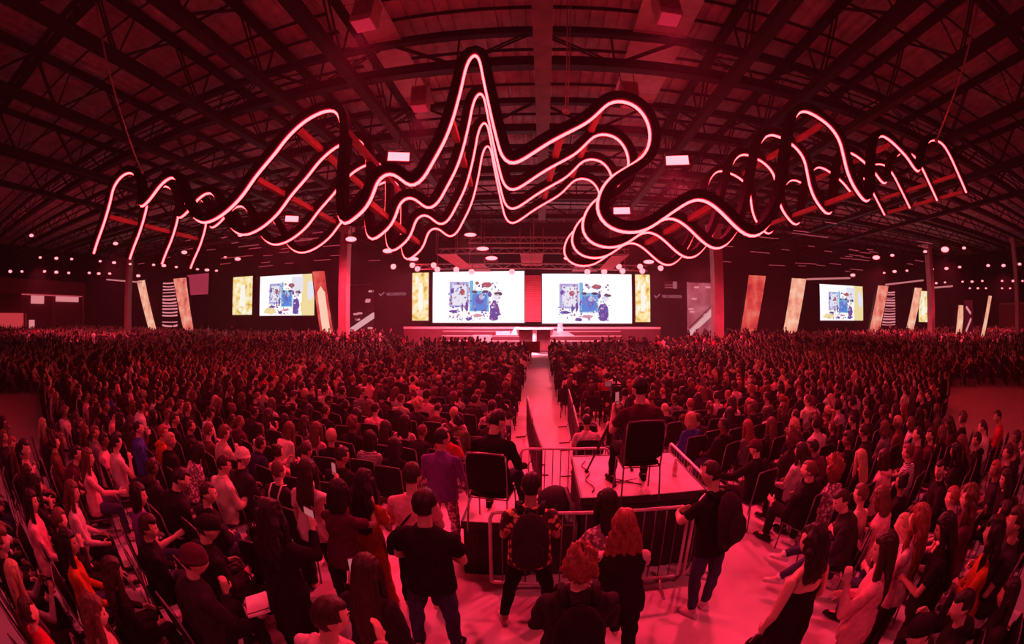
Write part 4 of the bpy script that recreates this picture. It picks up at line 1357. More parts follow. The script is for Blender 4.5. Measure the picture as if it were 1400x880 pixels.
for me_ in [SEAT, BACK, FRAME] + LEGS:
    _whole.add([v.co[:] for v in me_.vertices], [tuple(p.vertices) for p in me_.polygons], 1 if me_ in LEGS or me_ is FRAME else 0)
WHOLE = _whole.mesh('chair', True)
CHROME = mat('chair_frame', (.30, .26, .28), .35, .7, .1)


def chair(loc, yaw, label, group=None, parts=True, scale=1., z=0., shiny=False):
    if not parts:
        o = obj('chair', WHOLE, [FAB['black'], STEEL_MID])
        o.matrix_basis = Matrix.Translation((loc[0], loc[1], z)) @ Matrix.Rotation(yaw, 4, 'Z')
        return tag(o, label, 'chair', group)
    t = thing('chair', label, 'chair', (loc[0], loc[1], z), yaw, group, scale)
    obj('seat', SEAT, FAB['black'], t); obj('backrest', BACK, FAB['black'], t)
    fm = CHROME if shiny else STEEL_MID
    obj('frame', FRAME, fm, t)
    for L in LEGS:
        obj('leg', L, fm, t)
    return t

# ---------------------------------------------------------------- risers, barriers and camera gear
def riser(x0, x1, y0, y1, z, label):
    t = thing('riser_platform', label, 'platform', ((x0 + x1) / 2, (y0 + y1) / 2, 0))
    w = x1 - x0; d = y1 - y0
    obj('deck', MB().box((0, 0, z - .03), (w, d, .06)), DECKTOP, t)
    obj('deck_edge', MB().box((0, -d / 2 - .012, z - .04), (w + .05, .024, .10)).box((0, d / 2 + .012, z - .04), (w + .05, .024, .10)).box((-w / 2 - .012, 0, z - .04), (.024, d, .10)).box((w / 2 + .012, 0, z - .04), (.024, d, .10)), BLACK, t)
    sk = MB()
    n = 46
    for (ax, ay), (bx_, by_) in (((-w / 2, -d / 2), (w / 2, -d / 2)), ((w / 2, -d / 2), (w / 2, d / 2)), ((w / 2, d / 2), (-w / 2, d / 2)), ((-w / 2, d / 2), (-w / 2, -d / 2))):
        nx, ny = (by_ - ay), -(bx_ - ax); L = math.hypot(nx, ny); nx /= L; ny /= L
        vs = []
        for i in range(n + 1):
            u = i / n; o = .012 * math.sin(i * 1.9)
            x = ax + (bx_ - ax) * u; y = ay + (by_ - ay) * u
            vs += [(x + nx * (.0 + o * .2), y + ny * (o * .2), z - .06), (x + nx * (.012 + o), y + ny * (.012 + o), .005)]
        sk.add(vs, [(2 * i, 2 * i + 1, 2 * i + 3, 2 * i + 2) for i in range(n)])
    obj('skirt', sk, BLACKCLOTH, t)
    lg = []
    for sx in (-1, 1):
        for sy in (-1, 1):
            obj('leg', MB().box((sx * (w / 2 - .08), sy * (d / 2 - .08), z / 2 - .03), (.05, .05, z - .06)), STEEL_MID, t)
    return t


DZ = .76
DZR = 1.05
riser(-.86, -.10, 4.55, 5.75, DZ, 'left camera riser with black skirt under the man in black')
riser(.51, 2.03, 4.66, 6.25, DZR, 'tall right camera riser with pale deck under the man in maroon')


def barrier(p, q, label, h=1.08, feet=True, m=GALV, gap=.125, low=.14, bars=True):
    """steel crowd barrier between floor points p and q"""
    p = V((p[0], p[1], 0)); q = V((q[0], q[1], 0)); L = (q - p).length
    t = thing('crowd_barrier', label, 'barrier', p, math.atan2(q.y - p.y, q.x - p.x))
    fr = MB()
    r = .021
    pts = [(0, 0, low), (0, 0, h - .08), (.025, 0, h - .02), (.08, 0, h), (L - .08, 0, h), (L - .025, 0, h - .02), (L, 0, h - .08), (L, 0, low), (L - .05, 0, low - .005), (.05, 0, low - .005), (0, 0, low)]
    fr.tube(pts, r, 8, side=(0, 1, 0))
    obj('frame', fr, m, t, smooth=True)
    if bars:
        b = MB(); n = max(2, int(L / gap))
        for i in range(1, n):
            b.tube([(L * i / n, 0, low), (L * i / n, 0, h)], .008, 6)
        obj('bars', b, STEEL_MID if m is GALV else m, t, smooth=True)
    if feet:
        for x in (.22, L - .22):
            obj('foot', MB().tube([(x, -.30, .012), (x, -.05, .03), (x, 0, low), (x, .05, .03), (x, .30, .012)], .016, 6, side=(1, 0, 0)), m, t, smooth=True)
    return t


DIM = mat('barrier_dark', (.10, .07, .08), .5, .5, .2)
barrier((-.50, 4.19), (1.66, 4.19), 'grey crowd barrier in front of the camera risers')
barrier((1.72, 4.17), (2.10, 4.62), 'short crowd barrier turning the corner by the man with the backpack')
barrier((2.17, 4.72), (2.17, 6.70), 'crowd barrier along the right edge of the right camera riser')
barrier((-.28, 6.55), (1.10, 6.55), 'crowd barrier across the aisle behind the two camera risers')
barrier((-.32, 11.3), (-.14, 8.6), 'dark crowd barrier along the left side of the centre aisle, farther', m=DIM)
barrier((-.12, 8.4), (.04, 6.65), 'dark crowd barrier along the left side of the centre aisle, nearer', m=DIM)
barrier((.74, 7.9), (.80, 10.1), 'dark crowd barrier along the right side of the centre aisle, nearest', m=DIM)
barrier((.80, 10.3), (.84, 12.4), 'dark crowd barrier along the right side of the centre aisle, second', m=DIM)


def tripod(loc, h, label, head=True):
    t = thing('tripod', label, 'tripod', loc)
    for i in range(3):
        a = 2 * PI * i / 3 + .5
        f = (.36 * math.cos(a), .36 * math.sin(a), .01)
        m_ = V((.05 * math.cos(a), .05 * math.sin(a), h * .72))
        l = obj('leg', MB().tube([m_, m_.lerp(V(f), .5)], .022, 8).tube([m_.lerp(V(f), .45), f], .015, 8), BLACK, t, smooth=True)
        obj('foot', MB().ball((f[0], f[1], .02), (.03, .03, .02), 8, 6), BLACK, l, smooth=True)
    obj('column', MB().tube([(0, 0, h * .5), (0, 0, h)], .025, 8), BLACK, t, smooth=True)
    sp = MB()
    for i in range(3):
        a = 2 * PI * i / 3 + .5
        sp.tube([(0, 0, h * .4), (.20 * math.cos(a), .20 * math.sin(a), h * .39)], .009, 6)
    obj('spreader', sp, STEEL_MID, t)
    obj('fluid_head', MB().tube([(0, 0, h), (0, 0, h + .07)], [.05, .06], 12).box((0, 0, h + .09), (.09, .14, .03)), BLACK, t)
    obj('pan_handle', MB().tube([(.03, -.05, h + .04), (.10, -.38, h - .10)], .011, 8), BLACK, t, smooth=True)
    return t


def video_camera(loc, yaw, label):
    t = thing('video_camera', label, 'camera', loc, yaw)
    obj('body', MB().box((0, 0, .07), (.11, .26, .13)).box((0, -.16, .07), (.09, .08, .10)), BLACK, t)
    obj('lens', MB().tube([(0, .13, .07), (0, .22, .07), (0, .25, .07), (0, .30, .07)], [.045, .045, .058, .06], 16), BLACK, t, smooth=True)
    obj('handle', MB().tube([(0, -.08, .13), (0, -.07, .20), (0, .08, .20), (0, .10, .13)], .013, 8), BLACK, t, smooth=True)
    v = obj('viewfinder', MB().box((-.10, -.04, .12), (.09, .015, .065)), BLACK, t)
    obj('display', MB().box((-.10, -.049, .12), (.08, .002, .055)), emit('finder_glow', (1., .15, .2), .25), v)
    return t


tripod((.95, 5.35, DZR), 1.02, 'black tripod standing on the right camera riser beside the man in maroon')
video_camera((.95, 5.35, DZR + 1.125), 0, 'black video camera on the tripod on the right riser')
# the cables, bottle and bag on the risers
ca = MB().tube([(.64 + .04 * math.sin(i * .9), 4.8 + i * .08, DZR + .012) for i in range(16)], .008, 6, side=(0, 0, 1))
tag(obj('cable', ca, BLACK, smooth=True), 'black cable snaking along the pale deck of the right riser', 'cable')
ca = MB().tube([(.95 + .28 * math.sin(i * .5) + .02 * i, 5.0 + .10 * math.cos(i * .8) + i * .02, DZR + .012) for i in range(14)], .007, 6, side=(0, 0, 1))
tag(obj('cable', ca, BLACK, smooth=True), 'black cable looped around the tripod feet on the right riser', 'cable')
t = thing('water_bottle', 'clear plastic water bottle standing on the right riser beside the chair', 'bottle', (1.80, 5.25, DZR))
obj('bottle', MB().tube([(0, 0, 0), (0, 0, .02), (0, 0, .16), (0, 0, .20), (0, 0, .225)], [.032, .035, .035, .018, .014], 14), mat('bottle_plastic', (.85, .75, .78), .15, 0, .05), t, smooth=True)
obj('cap', MB().tube([(0, 0, .225), (0, 0, .245)], .017, 12), WHITE, t, smooth=True)
obj('paper_band', MB().tube([(0, 0, .07), (0, 0, .13)], .0358, 14, cap=0), mat('paper_pink', (.8, .4, .45), .6), t, smooth=True)
t = thing('flight_case', 'black flight case standing between the two camera risers', 'case', (.20, 4.85, 0))
obj('body', MB().box((0, 0, .39), (.50, .55, .72)), BLACK, t)
b = MB()
for sx in (-1, 1):
    for sy in (-1, 1):
        b.box((sx * .25, sy * .275, .39), (.03, .03, .74))
b.box((0, -.282, .74), (.52, .015, .03)).box((0, .282, .74), (.52, .015, .03)).box((-.256, 0, .74), (.015, .56, .03)).box((.256, 0, .74), (.015, .56, .03))
obj('corner_trim', b, STEEL_MID, t)
obj('lid', MB().box((0, 0, .765), (.52, .57, .03)), BLACK, t)
for sx in (-1, 1):
    for sy in (-1, 1):
        obj('wheel', MB().tube([(sx * .2 - .015, sy * .22, .025), (sx * .2 + .015, sy * .22, .025)], .025, 10, side=(0, 1, 0)), BLACK, t)
t = thing('duffel_bag', 'big round black bag lying on the flight case between the risers', 'bag', (.20, 4.85, .76))
me = MB().tube([(-.0, -.22, .12), (0, -.15, .16), (0, .0, .18), (0, .15, .16), (0, .22, .12)], [(.12, .10), (.19, .155), (.21, .175), (.19, .155), (.12, .10)], 16, side=(1, 0, 0), cap=2).mesh('bag_body', True)
displace(me, wrinkle(.008, 20, .6)); obj('bag_body', me, FAB['black'], t)
obj('strap', MB().tube([(.20, -.2, .08), (.17, -.16, .25), (.12, -.04, .37), (.15, .1, .30), (.20, .2, .08)], [(.018, .006)] * 5, 6, side=(1, 0, 0)), FAB['grey'], t, smooth=True)

# ---------------------------------------------------------------- named people
STAGE = V((0, 46, 0))
TAKEN = []


def face_stage(x, y):
    return math.atan2(x, 46 - y)


def put(head, label, p, yaw=0., z0=0., std=None, **kw):
    """place a person so that the crown of the head comes to the point `head` (x, y, z)"""
    k, ps = pose(**p)
    crown = ps.H + ps.HR @ V((0, 0, .142))
    if std is None:
        s = max(.86, min(1.08, (head[2] - z0) / crown.z))
    else:
        s = std
    yw = -face_stage(head[0], head[1]) * -1 + math.radians(yaw)
    M = Matrix.Rotation(yw, 3, 'Z')
    off = M @ V((crown.x * s, crown.y * s, 0))
    loc = (head[0] - off.x, head[1] - off.y, z0)
    TAKEN.append((loc[0], loc[1], .50 if not p.get('sit') else .46))
    if p.get('sit'):
        fw = M @ V((0, .45, 0))
        TAKEN.append((loc[0] + fw.x, loc[1] + fw.y, .30))
    kw.setdefault('voxel', .0100)
    t = person(loc, yw, label, p, scale=s, **kw)
    t['_yaw'] = yw; t['_s'] = s
    return t


def seat_under(t, label, parts=True, shiny=False, group=None, z=0.):
    l = t.matrix_basis.translation
    return chair((l.x, l.y), t['_yaw'], label, group, parts, 1., z, shiny)


CROSS = dict(aL=((.22, .28, -1), (-.95, .62, .10)), aR=((.22, .30, -1), (-.95, .72, .02)))
PHR = dict(aR=((.30, .80, -.55), (-.22, .55, .95)), hR=.9)
PHL = dict(aL=((.30, .80, -.55), (-.22, .55, .95)), hL=.9)
PH2 = dict(aR=((.30, .85, -.45), (-.40, .60, .80)), aL=((.30, .85, -.45), (-.40, .60, .80)), hR=.8, hL=.8)
PHLOW = dict(aR=((.20, .35, -1), (-.45, 1, .25)), aL=((.20, .35, -1), (-.45, 1, .25)), hR=.9, hL=.9)
CHIN = dict(aR=((.10, .60, -.75), (-.35, .15, 1)), aL=((.16, .35, -1), (-.95, .6, .05)), hR=1.0)
RAIL = dict(lean=20, aL=((.20, .80, -.62), (-.55, .80, .02)), aR=((.20, .80, -.62), (-.45, .85, .0)))
ELB = dict(lean=34, aL=((.10, .55, -1), (-.55, .8, .15)), aR=((.10, .55, -1), (-.55, .8, .1)))
XLEG = dict(lR=((.0, 1, .12), (-.55, .45, -.8)))


def D(*a, **k):
    o = {}
    for q in a:
        o.update(q)
    o.update(k)
    return o


STD = dict(lL=((.14, .02, -1), (.04, -.03, -1)), lR=((.14, .02, -1), (.04, -.03, -1)))
WIDE = dict(lL=((.24, .02, -1), (.16, -.03, -1)), lR=((.22, .05, -1), (.14, -.03, -1)), footL=14, footR=14)
S1 = dict(sit=True)
F = dict(sex='f')

# the standing group left of the barrier
h = put((-0.895, 3.11, 1.77), 'man in plain black t-shirt and dark jeans standing with arms folded, seen from behind', D(STD, CROSS), 0, top=('tee', 'black'), legs=('trousers', 'denim'), hr=('short', 'black', 1), skin=0, shoes='black', wide=1.1)
h = put((-1.186, 3.773, 1.76), 'man in pale pink t-shirt with a thin black bag strap, behind the man in black', D(STD, PHLOW, head=(0, 6, 0)), 0, top=('tee', 'pink'), legs=('trousers', 'charcoal'), hr=('short', 'dark', 2), skin=0)
ps = POSES[h['_k']]
q = thing('shoulder_bag', 'small black shoulder bag on the man in pale pink', 'bag'); q.matrix_basis = h.matrix_basis @ Matrix.Translation(ps.N)
obj('strap', MB().tube([(.10, -.05, .0), (.0, -.145, -.17), (-.14, -.13, -.36), (-.20, -.06, -.48)], [(.016, .004)] * 4, 6, side=(1, 0, 1)), FAB['black'], q, smooth=True)
obj('pouch', pad((-.225, -.04, -.56), (.09, .24, .20)), FAB['black'], q, smooth=True)
h = put((-1.192, 5.146, 1.76), 'man in purple-blue jacket standing beside the left riser, head turned right', D(STD, PHLOW, head=(-28, 4, 0)), 0, top=('long', 'purple'), legs=('trousers', 'print'), hr=('short', 'black', 3), skin=1)
h = put((-2.341, 3.722, 1.69), 'woman in pale printed t-shirt with long dark hair, filming with a raised phone', D(F, STD, PHR), 4, top=('tee', 'lines'), legs=('trousers', 'charcoal'), hr=('long', 'dark', 0), skin=0)
phone(h, 'R', 'phone raised by the woman in the pale printed t-shirt')
h = put((-1.799, 3.358, 1.66), 'woman in maroon t-shirt with bobbed dark hair, holding up a bright phone', D(F, STD, PH2), -6, top=('tee', 'maroon'), legs=('trousers', 'black'), hr=('bob', 'black', 2), skin=1, scale=None) if False else put((-1.799, 3.358, 1.66), 'woman in maroon t-shirt with bobbed dark hair, holding up a bright phone', D(F, STD, PH2), -6, top=('tee', 'maroon'), legs=('trousers', 'black'), hr=('bob', 'black', 2), skin=1)
phone(h, 'R', 'bright phone held up by the woman in maroon')
h = put((-1.667, 3.685, 1.66), 'woman in long orange-red dress with long wavy dark hair, right of the woman in maroon', D(F, STD, PHLOW), -4, top=('dress', 'orange'), legs=None, hr=('wavy', 'black', 1), skin=1)
h = put((-2.035, 2.577, 1.71), 'person in long black coat with curly dark hair, raising a phone above the crowd', D(F, STD, PHR, head=(-10, 0, 0)), 2, top=('coat', 'black'), legs=('trousers', 'black'), hr=('wavy', 'black', 0), skin=0, shoes='black')
phone(h, 'R', 'phone raised by the person in the long black coat', land=True)
h = put((-1.069, 2.213, 1.64), 'woman with long straight brown hair in dark jacket, lit phone at her left', D(F, STD, aL=((.30, .45, -.9), (.10, .55, .75)), hL=.9, head=(8, 4, 0)), 0, top=('jacket', 'charcoal'), legs=('trousers', 'black'), hr=('long', 'dark', 2), skin=0)
phone(h, 'L', 'lit phone beside the woman with long straight brown hair')
h = put((-1.029, 1.619, 1.7), 'short-haired man at the bottom edge in pale hooded top, hands clasped before him', D(STD, aR=((.2, .5, -.8), (-.35, .6, .75)), aL=((.2, .5, -.8), (-.35, .6, .75)), head=(-30, 8, 0)), -4, top=('hoodie', 'pale'), legs=('trousers', 'black'), hr=('short', 'dark', 4), skin=0, eyes=True)
h = put((-0.06, 3.665, 1.75), 'man in floral yellow shirt and black trousers standing at the barrier', D(WIDE, PHLOW, head=(-8, 4, 0)), 2, top=('tee', 'floral'), legs=('trousers', 'black'), hr=('short', 'black', 5), skin=1, shoes='cream')
backpack(h, 'dark backpack worn by the man in the floral yellow shirt', 'charcoal', 1.05)
h = put((0.266, 2.298, 1.75), 'man with short curly auburn hair in dark jacket at the bottom edge', D(STD, PHLOW), 0, top=('jacket', 'charcoal'), legs=('trousers', 'black'), hr=('curly', 'red', 2), skin=0)
backpack(h, 'black backpack of the man with curly auburn hair', 'black', 1.0)
ps = POSES[h['_k']]
obj('collar', MB().tube([ps.N + ps.C @ V((.064 * math.cos(a), .060 * math.sin(a) + .006, .036)) for a in [2 * PI * i / 14 for i in range(15)]], .007, 6), FAB['pale'], h, 'pale shirt collar', smooth=True)
h = put((0.666, 3.004, 1.66), 'woman with shoulder-length auburn hair in black vest over pale sleeves, at the barrier', D(F, STD, RAIL, lean=10), -4, top=('long', 'pale'), legs=('trousers', 'black'), hr=('mid', 'red', 1), skin=0, wide=1.08)
ps = POSES[h['_k']]
obj('vest', wear(h['_k'], ps, 'top', .011, kind='vest'), FAB['black'], h)
h = put((0.595, 3.457, 1.66), 'woman with very long black hair in patterned top, leaning at the barrier', D(F, STD, RAIL, lean=14, head=(8, 0, 0)), 10, top=('long', 'print'), legs=('trousers', 'black'), hr=('long', 'black', 2), skin=1)
h = put((1.653, 3.742, 1.77), 'man in black t-shirt, jeans and white shoes, leaning on the barrier corner', D(RAIL, lean=12, lL=((.02, .10, -1), (.02, -.18, -1)), lR=((.10, -.05, -1), (-.06, .05, -1)), head=(10, 4, 0)), 22, top=('tee', 'black'), legs=('trousers', 'denim'), hr=('buzz', 'dark', 1), skin=0, shoes='white', eyes=True)
backpack(h, 'dark backpack worn by the man leaning on the barrier corner', 'charcoal', .98)
# standing people at the lower right
h = put((1.94, 2.229, 1.7), 'woman in strapless black dress with bare back and long black hair', D(F, STD, aL=((.30, -.05, -1), (-.20, .40, -.9)), aR=((.30, .0, -1), (-.25, .55, -.8)), head=(6, 2, 0)), 8, top=('strapless', 'black'), legs=None, hr=('mid', 'black', 0), skin=0, wide=1.1)
q = thing('handbag', 'small dark handbag held by the woman with the bare back', 'bag'); ps = POSES[h['_k']]; hp, fd, pn = ps.handpoint('L')
q.matrix_basis = h.matrix_basis @ Matrix.Translation(hp + V((0, 0, -.16)))
obj('pouch', pad((0, 0, 0), (.24, .09, .17)), FAB['black'], q, smooth=True)
obj('strap', MB().tube([(-.1, 0, .07), (-.06, 0, .15), (0, 0, .17), (.06, 0, .15), (.1, 0, .07)], .007, 6, side=(0, 1, 0)), GALV, q, smooth=True)
h = put((2.393, 1.838, 1.7), 'woman with very long dark hair in pink top and beige trousers, hand raised', D(F, STD, aL=((.20, .55, -.8), (-.35, .35, 1)), hL=.9, aR=((.2, .2, -1), (-.5, .8, .1)), head=(22, 0, 0)), 30, top=('long', 'pink'), legs=('trousers', 'beige', .03), hr=('long', 'dark', 1), skin=0, eyes=True)
h = put((3.12, 1.75, 1.68), 'woman in black t-shirt with long dark hair and bare forearms, holding a phone low', D(F, STD, PHLOW, head=(10, 14, 0)), 24, top=('tee', 'black'), legs=('trousers', 'black'), hr=('long', 'black', 2), skin=1, eyes=True)
phone(h, 'L', 'dark phone held low by the woman in black with long dark hair', glow=False)
h = put((3.085, 2.04, 1.66), 'woman with long auburn hair in pale pink top, behind the bald man', D(F, STD, PHLOW), 12, top=('long', 'pale'), legs=('trousers', 'charcoal'), hr=('wavy', 'red', 2), skin=0)
h = put((3.882, 1.929, 1.68), 'woman with long wavy brown hair standing in dark red jacket near the right edge', D(F, STD, CROSS), 26, top=('jacket', 'maroon'), legs=('trousers', 'charcoal'), hr=('wavy', 'brown', 0), skin=0, eyes=True)
h = put((3.413, 1.279, 1.7), 'woman in orange sleeved top and grey jeans, arms folded, near the right edge', D(F, STD, CROSS), 20, top=('long', 'orange'), legs=('trousers', 'denim', .015), hr=('wavy', 'black', 2), skin=1)
h = put((3.702, 1.165, 1.74), 'person in pink jeans and dark top cut off by the right edge', D(STD, PHLOW), 24, top=('tee', 'charcoal'), legs=('trousers', 'pale', .015), hr=('short', 'dark', 6), skin=1)
# the two men on the risers
P1 = D(S1, lean=10, head=(-26, 22, 0), aR=((.25, .45, -.85), (.15, .95, -.15)), aL=((.18, .3, -1), (-.3, 1, -.1)), lR=((.30, 1, .0), (.12, .15, -1)))
h = put((-0.423, 4.718, 2.13), 'man in black long-sleeved top sitting on the left riser, looking down to his right', P1, -8, z0=DZ, std=.98, top=('long', 'black'), legs=('trousers', 'navy'), hr=('short', 'black', 7), skin=0, shoes='black')
h.matrix_basis.translation = h.matrix_basis.translation
H1 = h
chair((h.matrix_basis.translation.x, h.matrix_basis.translation.y), h['_yaw'], 'black chair with chrome frame under the man on the left riser', None, True, 1.0, DZ, True)
P2 = D(S1, lean=4, head=(4, 2, 0), aL=((.35, .55, -.8), (-.15, .45, 1)), hL=.9, aR=((.35, .1, -1), (.10, .85, -.5)), lL=((.25, 1, -.1), (.05, .1, -1)), lR=((.25, 1, -.1), (.05, .1, -1)))
h = put((1.14, 4.792, 2.4), 'man in maroon t-shirt sitting on the right riser, hand raised to his face', P2, 0, z0=DZR, std=1.0, top=('tee', 'maroon'), legs=('trousers', 'black'), hr=('short', 'black', 8), skin=0, shoes='black')
phone(h, 'L', 'bright phone held before the face of the man in maroon')
chair((h.matrix_basis.translation.x, h.matrix_basis.translation.y), h['_yaw'], 'black chair under the man in maroon on the right riser', None, True, 1.0, DZR, False)
